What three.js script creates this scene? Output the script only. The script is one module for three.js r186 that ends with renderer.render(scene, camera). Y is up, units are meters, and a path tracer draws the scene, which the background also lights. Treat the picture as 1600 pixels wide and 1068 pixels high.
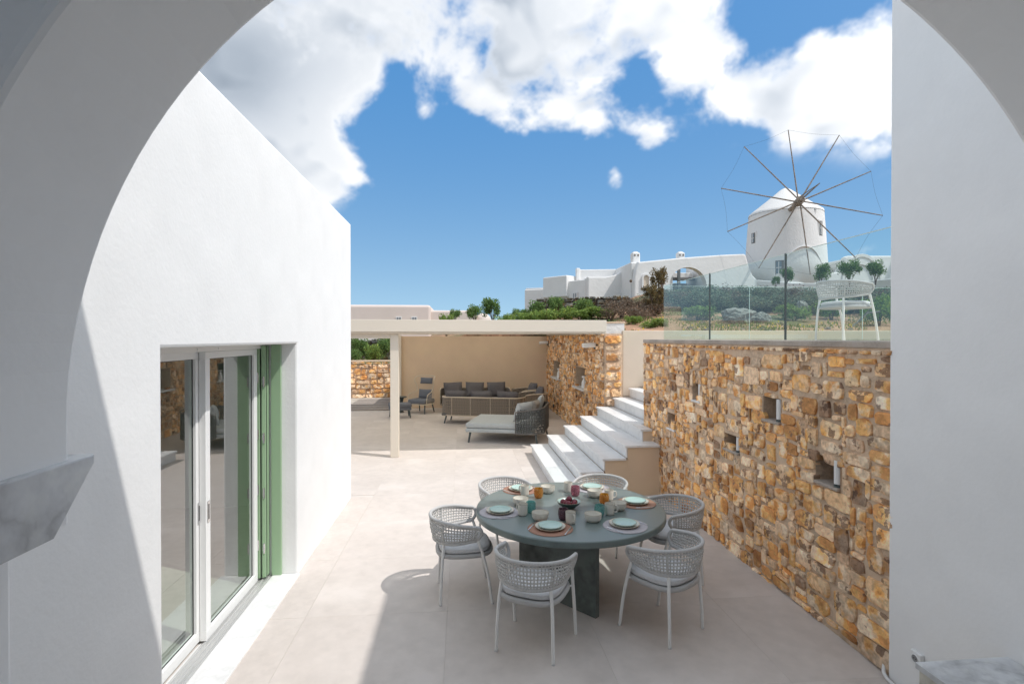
import * as THREE from 'three';
import { RoundedBoxGeometry } from 'three/addons/geometries/RoundedBoxGeometry.js';
import { mergeGeometries, mergeVertices, toCreasedNormals } from 'three/addons/utils/BufferGeometryUtils.js';

// ---------------------------------------------------------------- camera, sky, sun, exposure
const scene = new THREE.Scene();
const EYE = 2.376, F = 840, YAW = THREE.MathUtils.degToRad(5.3), PITCH = THREE.MathUtils.degToRad(0.41);
const camera = new THREE.PerspectiveCamera(THREE.MathUtils.radToDeg(2 * Math.atan(534 / F)), 1024 / 683, 0.05, 6000);
camera.position.set(0, EYE, 0);
camera.rotation.order = 'YXZ';
camera.rotation.set(-PITCH, -YAW, 0);
scene.add(camera);
const renderer = new THREE.WebGLRenderer({ antialias: true });
renderer.setSize(1024, 683);
renderer.shadowMap.enabled = true;
renderer.toneMapping = THREE.LinearToneMapping;
renderer.toneMappingExposure = 1.5;

const SUN = new THREE.Vector3(0.63, 1, 0.32).normalize();
const sun = new THREE.DirectionalLight(new THREE.Color(1.0, 0.965, 0.92), 2.0);
sun.position.copy(SUN).multiplyScalar(60);
sun.castShadow = true;
sun.shadow.radius = 1;
sun.shadow.mapSize.set(4096, 4096);
Object.assign(sun.shadow.camera, { left: -45, right: 45, top: 45, bottom: -45, near: 1, far: 160 });
scene.add(sun, sun.target);

// ---------------------------------------------------------------- random numbers and noise
function rng(seed) { let a = seed >>> 0; return () => { a = (a + 0x6d2b79f5) >>> 0; let t = a; t = Math.imul(t ^ (t >>> 15), t | 1); t ^= t + Math.imul(t ^ (t >>> 7), t | 61); return ((t ^ (t >>> 14)) >>> 0) / 4294967296; }; }
const clamp = (x, a = 0, b = 1) => (x < a ? a : x > b ? b : x), lerp = (a, b, t) => a + (b - a) * t;
const sstep = (a, b, x) => { const t = clamp((x - a) / (b - a)); return t * t * (3 - 2 * t); };
const hash = (x, y, z) => { let h = Math.imul(x, 374761393) + Math.imul(y, 668265263) + Math.imul(z, 2147483647 ^ 0x5bd1e995); h = Math.imul(h ^ (h >>> 13), 1274126177); return ((h ^ (h >>> 16)) >>> 0) / 4294967296; };
function noise3(x, y, z) {
  const X = Math.floor(x), Y = Math.floor(y), Z = Math.floor(z); x -= X; y -= Y; z -= Z;
  const u = x * x * (3 - 2 * x), v = y * y * (3 - 2 * y), w = z * z * (3 - 2 * z);
  return lerp(lerp(lerp(hash(X, Y, Z), hash(X + 1, Y, Z), u), lerp(hash(X, Y + 1, Z), hash(X + 1, Y + 1, Z), u), v), lerp(lerp(hash(X, Y, Z + 1), hash(X + 1, Y, Z + 1), u), lerp(hash(X, Y + 1, Z + 1), hash(X + 1, Y + 1, Z + 1), u), v), w) * 2 - 1;
}
function fbm3(x, y, z, oct = 4, fall = 0.5) { let s = 0, a = 0.5; for (let i = 0; i < oct; i++) { s += a * noise3(x, y, z); x = x * 2.03 + 7.1; y = y * 2.03 + 3.7; z = z * 2.03 + 1.9; a *= fall; } return s; }
function tnoise(u, v, p, seed) {                                     // repeats over the unit square
  const x = u * p, y = v * p, X = Math.floor(x), Y = Math.floor(y), fx = x - X, fy = y - Y, a = fx * fx * (3 - 2 * fx), b = fy * fy * (3 - 2 * fy), m = (k) => ((k % p) + p) % p;
  return lerp(lerp(hash(m(X), m(Y), seed), hash(m(X + 1), m(Y), seed), a), lerp(hash(m(X), m(Y + 1), seed), hash(m(X + 1), m(Y + 1), seed), a), b) * 2 - 1;
}
function tfbm(u, v, p, oct, seed) { let s = 0, a = 0.5; for (let i = 0; i < oct; i++) { s += a * tnoise(u, v, p, seed + i * 17); p *= 2; a *= 0.55; } return s; }

// ---------------------------------------------------------------- sky: blue gradient with broken cumulus in view, denser cloud added beyond it
// [azimuth from north (-z) to the east, elevation, half widths in degrees, weight, greyness]
const CLOUDS = [
  [27.5, 23.2, 3.6, 1.8, 0.5, 0.05],
  [-20.1, 26.1, 8.5, 5.4, 1.0, 0.75], [-10.6, 25.5, 6.2, 5.3, 0.9, 0.15], [-17.3, 19.2, 6.0, 4.2, 0.9, 0.25], [-12.5, 17.2, 2.9, 2.1, 0.5, 0.1], [-14.0, 14.3, 2.4, 1.3, 0.45, 0.1],
  [-23.8, 22.4, 5.3, 4.6, 0.9, 0.75], [-19.0, 15.0, 4.4, 2.9, 0.7, 0.2], [1.2, 29.7, 11.2, 4.1, 1.1, 0.4], [7.3, 25.3, 8.0, 4.7, 1.0, 0.12], [12.1, 22.0, 5.6, 2.6, 0.8, 0.1],
  [2.6, 23.3, 4.4, 2.6, 0.6, 0.1], [17.3, 29.0, 6.8, 3.0, 0.9, 0.1], [24.9, 26.6, 3.8, 2.3, 0.65, 0], [23.4, 24.2, 2.8, 2.1, 0.4, 0], [21.2, 30.6, 3.2, 1.9, 0.4, 0],
  [-3.8, 22.2, 2.1, 1.6, 0.6, 0.05], [32.3, 22.8, 4.5, 3.2, 0.95, 0.05], [37.5, 22.0, 4.3, 3.4, 1.0, 0.05], [29.9, 21.7, 3.1, 1.7, 0.55, 0.2], [34.2, 19.2, 3.4, 1.5, 0.6, 0.2],
  [40.8, 19.6, 2.5, 2.9, 0.8, 0.1], [19.8, 19.9, 2.0, 1.4, 0.72, 0.05], [16.3, 16.4, 0.8, 1.3, 0.5, 0.1], [38.5, 8.1, 2.8, 1.2, 0.34, 0.1], [-8.0, 36.7, 15.4, 5.5, 1.0, 0.5],
  [12.1, 37.7, 13.8, 4.6, 0.8, 0.2], [18.6, 25.8, 1.5, 1.8, -0.55, 0], [-6.4, 25.6, 2.0, 2.2, -0.6, 0], [30.1, 28.9, 3.7, 1.8, -0.6, 0], [36.0, 27.6, 4.0, 1.4, -0.6, 0],
  [-7.3, 22.8, 1.8, 2.0, -0.5, 0], [-1.5, 20.8, 3.8, 1.3, -0.3, 0],
];
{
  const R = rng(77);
  for (let i = 0; i < 420; i++) {                                    // denser cloud added out of view to brighten the shade
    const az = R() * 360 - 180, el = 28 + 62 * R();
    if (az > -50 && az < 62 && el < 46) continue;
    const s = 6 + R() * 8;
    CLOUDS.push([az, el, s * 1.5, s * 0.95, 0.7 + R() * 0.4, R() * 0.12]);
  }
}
{
  const W = 3072, H = 1536, data = new Float32Array(W * H * 4), D = Math.PI / 180;
  for (const c of CLOUDS) c.push(Math.cos(c[1] * D));
  for (let row = 0; row < H; row++) {
    const el = ((row + 0.5) / H - 0.5) * 180, y = Math.sin(el * D), ce = Math.cos(el * D);
    const near = CLOUDS.filter((c) => Math.abs(el - c[1]) < c[3] * 2.3);
    const t = 1 - Math.exp(-Math.max(0, el) / 10.5), k0 = [lerp(0.33, 0.042, t), lerp(0.5, 0.178, t), lerp(0.61, 0.42, t)];
    for (let col = 0; col < W; col++) {
      const o = (row * W + col) * 4, th = ((col + 0.5) / W - 0.5) * 2 * Math.PI, x = Math.cos(th) * ce, z = Math.sin(th) * ce;
      const glow = Math.exp((x * SUN.x + y * SUN.y + z * SUN.z - 1) * 4.5), gl = 1.15 + 1.6 * glow;   // added near-sun brightening of air and cloud, lifts the fill light
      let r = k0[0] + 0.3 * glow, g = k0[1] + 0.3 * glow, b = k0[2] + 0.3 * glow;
      if (el > 0.5) {
        const az = Math.atan2(x, -z) / D;
        let s = 0, dark = 0;
        for (const c of near) {
          let da = az - c[0]; if (da > 180) da -= 360; if (da < -180) da += 360;
          da *= c[6] / c[2];
          if (da > 2.3 || da < -2.3) continue;
          const de = (el - c[1]) / c[3], e = Math.exp(-(da * da + de * de) * 1.1) * c[4];
          s += e; dark += e * c[5];
        }
        if (s > 0.05) {
          const wx = fbm3(x * 6 + 40, y * 6, z * 6, 3) * 0.06, n = fbm3((x + wx) * 9, (y + wx) * 12, (z - wx) * 9 + 9, 8, 0.6), n3 = fbm3((x + wx) * 9, (y + wx) * 12, (z - wx) * 9 + 9, 3), up = fbm3((x + wx + 0.02) * 9, (y + wx + 0.035) * 12, (z - wx) * 9 + 9, 3);
          const d = Math.min(s, 1.1) + n * 1.0 - 0.38;
          if (d > -0.05) {
            const a = sstep(-0.05, 0.58, d) * sstep(0.04, 0.3, s), thick = sstep(0.25, 1.1, d);
            let l = 0.99 + clamp((n3 - up) * 0.7, -0.2, 0.04) * sstep(0.15, 0.6, d) + 0.05 * n - 0.1 * thick - 0.5 * Math.min(1.1, dark) * sstep(0.1, 0.7, d) * (0.85 + 0.25 * fbm3(x * 5, y * 5, z * 5, 3));
            l = clamp(l, 0.42, 1.05);
            const cool = clamp((1.0 - l) * 0.5);
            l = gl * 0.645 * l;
            r = lerp(r, l * (1 - cool * 0.8), a); g = lerp(g, l * (1 - cool * 0.35), a); b = lerp(b, l * (1 + cool * 0.25), a);
          }
        }
      }
      data[o] = r; data[o + 1] = g; data[o + 2] = b; data[o + 3] = 1;
    }
  }
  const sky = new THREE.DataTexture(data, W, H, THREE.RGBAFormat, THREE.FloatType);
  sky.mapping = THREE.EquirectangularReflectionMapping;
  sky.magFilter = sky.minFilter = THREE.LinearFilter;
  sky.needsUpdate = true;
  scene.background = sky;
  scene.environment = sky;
}

// ---------------------------------------------------------------- textures and materials
const s8 = (c) => { c = clamp(c); return Math.round(255 * (c <= 0.0031308 ? c * 12.92 : 1.055 * Math.pow(c, 1 / 2.4) - 0.055)); };
function tex(n, fn, srgb = true) {
  const d = new Uint8Array(n * n * 4);
  for (let j = 0; j < n; j++) for (let i = 0; i < n; i++) { const c = fn((i + 0.5) / n, (j + 0.5) / n), o = (j * n + i) * 4; for (let k = 0; k < 3; k++) d[o + k] = srgb ? s8(c[k]) : Math.round(255 * clamp(c[k])); d[o + 3] = 255; }
  const t = new THREE.DataTexture(d, n, n, THREE.RGBAFormat);
  t.wrapS = t.wrapT = THREE.RepeatWrapping; t.magFilter = THREE.LinearFilter; t.minFilter = THREE.LinearMipmapLinearFilter; t.generateMipmaps = true;
  if (srgb) t.colorSpace = THREE.SRGBColorSpace;
  t.needsUpdate = true; return t;
}
const grey = (n, fn) => tex(n, (u, v) => { const h = fn(u, v); return [h, h, h]; }, false);
const rep = (t, x, y = x) => { const c = t.clone(); c.repeat.set(x, y); c.needsUpdate = true; return c; };
const std = (o) => { if (Array.isArray(o.color)) o.color = new THREE.Color().setRGB(...o.color); return new THREE.MeshPhysicalMaterial({ roughness: 0.85, ...o }); };

const T = {};
T.plasterBump = grey(512, (u, v) => 0.5 + 0.35 * tfbm(u, v, 4, 6, 3) + 0.25 * tfbm(u, v, 48, 3, 9));
T.plasterCol = tex(512, (u, v) => { const k = 0.965 + 0.05 * tfbm(u, v, 3, 5, 21); return [k, k, k]; });
T.tanCol = tex(512, (u, v) => { const k = 0.95 + 0.09 * tfbm(u, v, 3, 6, 31); return [k, k * (1 + 0.015 * tnoise(u, v, 5, 2)), k]; });
T.tile = tex(512, (u, v) => { const a = tfbm(u, v, 3, 6, 41), b = tfbm(u, v, 20, 4, 43), k = 0.93 + 0.12 * a + 0.07 * b; return [k, k * (0.995 + 0.01 * a), k * (0.985 + 0.02 * a)]; });
T.tileBump = grey(512, (u, v) => 0.5 + 0.3 * tfbm(u, v, 24, 5, 45));
T.marble = tex(512, (u, v) => { const w = tfbm(u, v, 3, 5, 51), vein = Math.pow(1 - Math.abs(tfbm(u, v, 4, 5, 53) + 0.3 * w), 9), k = 0.95 + 0.05 * w - 0.1 * vein; return [k * 0.985, k * 0.99, k]; });
T.marbleGrey = tex(512, (u, v) => { const w = tfbm(u, v * 1.0, 3, 6, 57), vein = Math.pow(1 - Math.abs(tfbm(u, v, 3, 6, 59)), 6), st = tfbm(u, v, 10, 5, 58), k = 0.86 + 0.22 * w - 0.22 * vein + 0.14 * st; return [k * 0.985, k * 0.995, k * (1.01 - 0.05 * Math.max(0, st))]; });
T.concrete = tex(512, (u, v) => { const a = tfbm(u, v, 3, 6, 61), st = tfbm(u * 1.0, v, 6, 5, 63), sc = Math.pow(1 - Math.abs(tfbm(u, v, 5, 4, 65)), 14); const k = 0.9 + 1.15 * a + 0.55 * st + 0.0 * sc; return [k * (0.97 - 0.05 * st), k, k * (1.0 + 0.06 * a)].map((q) => q * (1 + 0.35 * sstep(-0.2, 0.45, tfbm(u, v * 0.999, 2, 5, 67)))); });
T.rope = grey(64, (u, v) => { const t = (u * 4 + v * 2) % 1; return Math.sin(t * Math.PI); });
T.wrap = grey(64, (u) => Math.abs(Math.sin(u * Math.PI * 4)));
T.fabric = grey(128, (u, v) => 0.5 + 0.25 * Math.sin(u * 64 * Math.PI) * Math.sin(v * 64 * Math.PI) + 0.4 * tfbm(u, v, 8, 4, 71));
T.fabricCol = tex(256, (u, v) => { const k = 0.93 + 0.1 * tfbm(u, v, 60, 2, 73) + 0.1 * tfbm(u, v, 4, 4, 75); return [k, k, k]; });
const mix3 = (a, b, t) => [lerp(a[0], b[0], t), lerp(a[1], b[1], t), lerp(a[2], b[2], t)];
const stoneTex = (seed, ochre, dark) => tex(512, (u, v) => {
  const a = tfbm(u, v, 3, 7, seed), b = tfbm(u, v, 4, 7, seed + 3), c = tfbm(u, v, 5, 6, seed + 5), f = tfbm(u, v, 24, 5, seed + 9);
  let k = mix3([0.64, 0.46, 0.31], [0.72, 0.58, 0.43], sstep(-0.1, 0.25, b)); k = mix3(k, [0.74, 0.44, 0.17], sstep(-ochre - 0.08, -ochre + 0.16, a)); k = mix3(k, [0.45, 0.21, 0.08], sstep(0.1, 0.3, a + 0.3 * f) * 0.85); k = mix3(k, [0.18, 0.11, 0.075], sstep(dark, dark + 0.1, c + 0.25 * f) * 0.85);
  return k.map((x) => x * (1 + 0.45 * f));
});
T.stoneA = stoneTex(81, 0.05, 0.29); T.stoneB = stoneTex(141, -0.1, 0.33);
T.rock = tex(256, (u, v) => { const a = tfbm(u, v, 6, 6, 91), k = 0.85 + 0.7 * a; return [k, k * 0.98, k * 0.95]; });
T.stoneBump = grey(512, (u, v) => 0.5 + 0.42 * tfbm(u, v, 8, 7, 101) + 0.2 * (Math.abs(tfbm(u, v, 6, 4, 103)) - 0.2));
T.mortar = tex(512, (u, v) => { const k = 0.9 + 0.3 * tfbm(u, v, 6, 6, 111) + 0.2 * tfbm(u, v, 50, 3, 113); return [k, k * 0.98, k * 0.95]; });
T.wood = tex(256, (u, v) => { const k = 0.75 + 0.5 * tfbm(u, v, 4, 3, 121) + 0.4 * tnoise(u, v, 64, 123); return [k, k * 0.95, k * 0.9]; });

const M = {};
M.houseWhite = std({ color: [0.87, 0.868, 0.86], map: T.plasterCol, bumpMap: T.plasterBump, bumpScale: 0.0022, roughness: 0.95 });
M.white = std({ color: [0.93, 0.928, 0.922], map: T.plasterCol, bumpMap: T.plasterBump, bumpScale: 0.0014, roughness: 0.95 });
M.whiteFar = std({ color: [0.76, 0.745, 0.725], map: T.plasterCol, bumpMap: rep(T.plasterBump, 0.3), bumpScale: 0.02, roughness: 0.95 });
M.pinkFar = std({ color: [0.72, 0.62, 0.56], map: rep(T.tanCol, 0.2), roughness: 0.95 });
M.tan = std({ color: [0.76, 0.59, 0.42], map: rep(T.tanCol, 0.5), bumpMap: T.plasterBump, bumpScale: 0.002, roughness: 0.9 });
M.tanPale = std({ color: [0.68, 0.575, 0.46], map: rep(T.tanCol, 0.4), bumpMap: T.plasterBump, bumpScale: 0.002, roughness: 0.9 });
M.cream = std({ color: [0.74, 0.665, 0.56], roughness: 0.5 });
M.marble = std({ color: [0.86, 0.855, 0.84], map: T.marble, roughness: 0.38 });
M.marbleGrey = std({ color: [0.8, 0.805, 0.81], map: rep(T.marbleGrey, 1.6), roughness: 0.5, bumpMap: rep(T.marbleGrey, 1.6), bumpScale: 0.0015 });
M.marbleWarm = std({ color: [0.74, 0.7, 0.6], map: rep(T.marbleGrey, 2), roughness: 0.5 });
M.coping = std({ color: [0.47, 0.41, 0.36], map: T.mortar, bumpMap: T.plasterBump, bumpScale: 0.003 });
M.alu = std({ color: [0.66, 0.66, 0.65], metalness: 0.6, roughness: 0.4 });
M.steel = std({ color: [0.72, 0.72, 0.72], metalness: 1, roughness: 0.22 });
M.darkMetal = std({ color: [0.09, 0.11, 0.11], metalness: 0.3, roughness: 0.45 });
M.whiteMetal = std({ color: [0.82, 0.815, 0.8], roughness: 0.42 });
M.whiteFrame = std({ color: [0.86, 0.86, 0.85], roughness: 0.35 });
M.green = std({ color: [0.33, 0.48, 0.3], roughness: 0.45 });
M.black = std({ color: [0.02, 0.022, 0.022], roughness: 0.6 });
M.doorGlass = std({ color: [0.82, 0.95, 0.87], transmission: 1, thickness: 0, roughness: 0, ior: 3.7 });
M.railGlass = std({ color: [0.86, 0.95, 0.93], transmission: 1, thickness: 0, roughness: 0, ior: 1.55 });
M.glassEdge = std({ color: [0.62, 0.76, 0.71], roughness: 0.2 });
M.ropeWhite = std({ color: [0.62, 0.61, 0.6], bumpMap: rep(T.wrap, 60, 1), bumpScale: 0.004, roughness: 0.9 });
M.cord = std({ color: [0.56, 0.55, 0.535], roughness: 0.9 });
M.cushion = std({ color: [0.74, 0.74, 0.75], map: rep(T.fabricCol, 3), bumpMap: rep(T.fabric, 4), bumpScale: 0.002, roughness: 0.95 });
M.tableTop = std({ color: [0.155, 0.19, 0.182], map: rep(T.concrete, 0.8), roughness: 0.3 });
M.tableBase = std({ color: [0.13, 0.15, 0.142], map: rep(T.concrete, 0.9), roughness: 0.7, bumpMap: rep(T.concrete, 0.8), bumpScale: 0.001 });
M.charcoal = std({ color: [0.15, 0.14, 0.145], map: rep(T.fabricCol, 3), bumpMap: rep(T.fabric, 4), bumpScale: 0.002, roughness: 0.95 });
M.slate = std({ color: [0.17, 0.18, 0.205], map: rep(T.fabricCol, 3), bumpMap: rep(T.fabric, 4), bumpScale: 0.002, roughness: 0.95 });
M.ice = std({ color: [0.52, 0.55, 0.55], map: rep(T.fabricCol, 3), bumpMap: rep(T.fabric, 4), bumpScale: 0.002, roughness: 0.95 });
M.greige = std({ color: [0.4, 0.37, 0.33], map: rep(T.fabricCol, 3), roughness: 0.95 });
M.wovenTaupe = std({ color: [0.31, 0.26, 0.21], roughness: 0.85 });
M.wovenDark = std({ color: [0.1, 0.105, 0.1], roughness: 0.8 });
M.railSand = std({ color: [0.66, 0.56, 0.44], roughness: 0.5 });
M.railGrey = std({ color: [0.14, 0.13, 0.12], roughness: 0.5 });
M.wovenBack = std({ color: [0.22, 0.19, 0.16], roughness: 0.9 });
M.stone = [T.stoneA, T.stoneB].map((t) => std({ map: t, vertexColors: true, bumpMap: T.stoneBump, bumpScale: 0.022, roughness: 0.88 }));
M.mortar = std({ color: [0.68, 0.52, 0.385], map: T.mortar, bumpMap: T.mortar, bumpScale: 0.012, roughness: 0.95 });
M.gravel = std({ color: [0.6, 0.56, 0.5], map: T.mortar, bumpMap: rep(T.mortar, 2), bumpScale: 0.03, roughness: 0.95 });
M.sand = std({ color: [0.62, 0.55, 0.44], roughness: 0.45 });
M.glaze = std({ color: [0.66, 0.635, 0.57], roughness: 0.3 });
M.glazeRim = std({ color: [0.38, 0.32, 0.24], roughness: 0.4 });
M.mint = std({ color: [0.43, 0.58, 0.53], roughness: 0.25 });
M.terracotta = std({ color: [0.37, 0.2, 0.14], map: rep(T.fabricCol, 4), roughness: 0.9 });
M.lilac = std({ color: [0.46, 0.43, 0.45], map: rep(T.fabricCol, 4), roughness: 0.9 });
M.dkGreenGlaze = std({ color: [0.05, 0.085, 0.075], roughness: 0.35 });
M.plum = std({ color: [0.17, 0.014, 0.03], roughness: 0.35 });
const tumbler = (c) => std({ color: c, transmission: 0.75, thickness: 0, roughness: 0.12, ior: 1.5, bumpMap: rep(T.fabric, 1), bumpScale: 0.004 });
M.amber = tumbler([0.82, 0.54, 0.14]); M.teal = tumbler([0.45, 0.74, 0.72]); M.purple = tumbler([0.38, 0.22, 0.28]); M.pink = tumbler([0.7, 0.38, 0.46]);
M.translucentSlat = std({ color: [0.86, 0.82, 0.74], transmission: 0.9, thickness: 0, roughness: 1 });  // louvre slats made translucent so that soft light fills the lounge
M.sail = std({ color: [0.42, 0.36, 0.31], map: rep(T.wood, 1, 6), bumpMap: rep(T.wood, 1, 6), bumpScale: 0.02 });
M.rock = std({ color: [0.29, 0.27, 0.245], map: T.rock, bumpMap: T.stoneBump, bumpScale: 0.12, roughness: 0.95 });
M.leaf = std({ vertexColors: true, transmission: 0.3, thickness: 0, roughness: 0.9, specularIntensity: 0.4 });
M.twig = std({ color: [0.14, 0.095, 0.065], roughness: 0.95 });
M.soil = std({ vertexColors: true, map: rep(T.mortar, 0.7), bumpMap: rep(T.stoneBump, 0.8), bumpScale: 0.12, roughness: 1 });

// ---------------------------------------------------------------- building helpers
const used = new Map();
function numbered(n) { const k = used.get(n) ?? 0; used.set(n, k + 1); return k ? n + '_' + String(k).padStart(3, '0') : n; }
function mesh(name, geo, mat, parent, label) {
  const m = new THREE.Mesh(geo, mat); m.name = parent === scene || !parent ? numbered(name) : name;
  m.castShadow = m.receiveShadow = true; (parent ?? scene).add(m); if (label) m.userData.label = label; return m;
}
function tag(o, label, category, group, kind) { if (label) o.userData.label = label; if (category) o.userData.category = category; if (group) o.userData.group = group; if (kind) o.userData.kind = kind; return o; }
function thing(name, label, category, pos = [0, 0, 0], turn = 0, group) { const o = new THREE.Group(); o.name = numbered(name); o.position.set(...pos); o.rotation.y = turn; scene.add(o); return tag(o, label, category, group); }
function copy(o, label, pos, turn = 0, group) { const c = o.clone(); c.name = numbered(o.name.replace(/_\d{3}$/, '')); c.position.set(...pos); c.rotation.set(0, turn, 0); scene.add(c); c.userData = { ...o.userData, label }; if (group) c.userData.group = group; return c; }
function uvBox(g, s = 1) {                                            // uv in metres by the dominant axis of each face
  g = g.index ? g.toNonIndexed() : g; const p = g.attributes.position, uv = new Float32Array(p.count * 2), a = new THREE.Vector3(), b = new THREE.Vector3(), c = new THREE.Vector3();
  for (let i = 0; i < p.count; i += 3) {
    a.fromBufferAttribute(p, i); b.fromBufferAttribute(p, i + 1).sub(a); c.fromBufferAttribute(p, i + 2).sub(a); b.cross(c);
    const x = Math.abs(b.x), y = Math.abs(b.y), z = Math.abs(b.z), k = x >= y && x >= z ? [2, 1] : y >= z ? [0, 2] : [0, 1];
    for (let j = 0; j < 3; j++) { uv[(i + j) * 2] = p.getComponent(i + j, k[0]) * s; uv[(i + j) * 2 + 1] = p.getComponent(i + j, k[1]) * s; }
  }
  g.setAttribute('uv', new THREE.BufferAttribute(uv, 2)); return g;
}
const bare = (g) => { g = g.index ? g.toNonIndexed() : g; for (const k of Object.keys(g.attributes)) if (!['position', 'normal', 'uv'].includes(k)) g.deleteAttribute(k); return g; };
const merge = (l) => mergeGeometries(l.map(bare));
// a box by its limits, edges slightly rounded; z limits are given as distances in front of the camera (Z = -z)
function bx(x0, x1, y0, y1, Z0, Z1, r = 0.006) {
  const w = x1 - x0, h = y1 - y0, d = Z1 - Z0, g = r > 0 ? new RoundedBoxGeometry(w, h, d, 2, Math.min(r, w / 2.1, h / 2.1, d / 2.1)) : new THREE.BoxGeometry(w, h, d);
  g.translate((x0 + x1) / 2, (y0 + y1) / 2, -(Z0 + Z1) / 2); return uvBox(g);
}
const tube = (pts, r, seg = 24, rad = 8, closed = false) => new THREE.TubeGeometry(new THREE.CatmullRomCurve3(pts.map((p) => (p.isVector3 ? p : new THREE.Vector3(...p))), closed, 'catmullrom', 0.5), seg, r, rad, closed);
function bar(a, b, r, r2 = r, seg = 8) { a = new THREE.Vector3(...a); b = new THREE.Vector3(...b); const g = new THREE.CylinderGeometry(r2, r, a.distanceTo(b), seg); g.applyQuaternion(new THREE.Quaternion().setFromUnitVectors(new THREE.Vector3(0, 1, 0), b.clone().sub(a).normalize())); g.translate(...a.add(b).multiplyScalar(0.5).toArray()); return g; }
function lathe(pts, seg = 40) { return new THREE.LatheGeometry(pts.map((p) => new THREE.Vector2(...p)), seg); }
function pillow(w, h, t, n = 12) {                                    // a stuffed cushion standing in the xy plane
  const one = (s) => { const g = new THREE.PlaneGeometry(w, h, n, n), p = g.attributes.position; for (let i = 0; i < p.count; i++) { const u = (p.getX(i) / w) * 2, v = (p.getY(i) / h) * 2, k = Math.pow(1 - Math.pow(Math.abs(u), 3.2), 0.55) * Math.pow(1 - Math.pow(Math.abs(v), 3.2), 0.55), pin = 1 - 0.05 * (1 - Math.abs(u * v)) * (u * u + v * v) / 1.4; p.setXYZ(i, p.getX(i) * pin, p.getY(i) * pin, s * (t / 2) * (isNaN(k) ? 0 : k)); } if (s < 0) { const ix = g.index.array; for (let i = 0; i < ix.length; i += 3) [ix[i], ix[i + 1]] = [ix[i + 1], ix[i]]; } g.computeVertexNormals(); return g; };
  return merge([one(1), one(-1)]);
}
function extrude(outline, holes, depth, bevel = 0.02) {               // outline in (a, b); thickness along +c
  const s = new THREE.Shape(outline.map((p) => new THREE.Vector2(...p)));
  for (const h of holes) s.holes.push(new THREE.Path(h.map((p) => new THREE.Vector2(...p))));
  return new THREE.ExtrudeGeometry(s, { depth: depth - 2 * bevel, bevelEnabled: bevel > 0, bevelThickness: bevel, bevelSize: bevel, bevelOffset: -bevel, bevelSegments: 2, curveSegments: 40 }).translate(0, 0, bevel);
}
const rectPath = (x0, x1, y0, y1) => [[x0, y0], [x1, y0], [x1, y1], [x0, y1]];
function at(px, py, d) { const v = new THREE.Vector3((px - 800) / F, -(py - 534) / F, -1).multiplyScalar(d); v.applyEuler(camera.rotation); return v.add(camera.position); }   // a point seen there, d metres ahead

// ---------------------------------------------------------------- ground: terrain, patio of large tiles, gravel
function groundAt(X, Z) {
  const q = clamp(Z - 11.2, 0, 60), low = 1.1 + 0.05 * clamp(Z - 22, 0, 20), mid = 2.3 + 0.03 * clamp(Z - 18.8, 0, 30), fade = -0.02 * clamp(Z - 60, 0, 500);
  const right = 2.44 + 0.085 * clamp(Z - 11.2, 0, 30) + 0.05 * sstep(0.26, 0.38, X / Z) * clamp(Z - 14, 0, 27);
  const bump = 0.16 * fbm3(X * 0.35, 3, Z * 0.35, 3) * sstep(11.4, 16, Z) + 0.12 * fbm3(X * 1.3, 1, Z * 1.3, 3) * sstep(11.4, 13, Z);
  return fade + lerp(lerp(low, mid, sstep(-2.9, -1.2, X)), right, sstep(-2 + 0.1 * q, 3.3 + 0.18 * q, X)) + bump;
}
{
  const grid = (marks) => { const o = []; for (let i = 0; i + 1 < marks.length; i++) { const [a, n] = marks[i], b = marks[i + 1][0]; for (let k = 0; k < n; k++) o.push(a + ((b - a) * k) / n); } o.push(marks[marks.length - 1][0]); return o; };
  const xs = grid([[-4000, 4], [-300, 5], [-60, 14], [-12, 24], [-2.36, 1], [-2.3, 14], [3.35, 1], [3.4, 140], [26, 30], [60, 8], [300, 4], [4000, 0]]), zs = grid([[-60, 4], [11.12, 1], [11.2, 60], [18.72, 1], [18.8, 26], [22.12, 1], [22.2, 90], [50, 30], [120, 10], [400, 6], [5000, 0]]);
  const pos = [], col = [], uv = [], idx = [];
  for (const Z of zs) for (const X of xs) {
    let h = groundAt(X, Z);
    if (Z < 11.15 || (X < 3.37 && Z < 18.75) || (X < -2.33 && Z < 22.15)) h = -0.12;
    if (Z > 400 || Math.abs(X) > 250) h = -3;
    pos.push(X, h, -Z); uv.push(X, Z);
    const n = fbm3(X * 0.5, 7, Z * 0.5, 4) + 0.5 * fbm3(X * 2.2, 9, Z * 2.2, 3), g = sstep(0.0, 0.28, n + 0.25 * sstep(17, 26, Z)) * 0.9, w = 1 + 0.5 * fbm3(X * 1.7, 2, Z * 1.7, 3);
    col.push(lerp(0.42, 0.13, g) * w, lerp(0.245, 0.15, g) * w, lerp(0.155, 0.06, g) * w);
  }
  for (let j = 0; j + 1 < zs.length; j++) for (let i = 0; i + 1 < xs.length; i++) { const a = j * xs.length + i, b = a + 1, c = a + xs.length, d = c + 1; idx.push(a, b, c, b, d, c); }
  const g = new THREE.BufferGeometry(); g.setAttribute('position', new THREE.Float32BufferAttribute(pos, 3)); g.setAttribute('color', new THREE.Float32BufferAttribute(col, 3)); g.setAttribute('uv', new THREE.Float32BufferAttribute(uv, 2)); g.setIndex(idx); g.computeVertexNormals();
  tag(mesh('hillside', g, M.soil, scene), 'dry ochre hillside with patchy green growth rising behind the terrace', null, null, 'structure');
}
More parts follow.
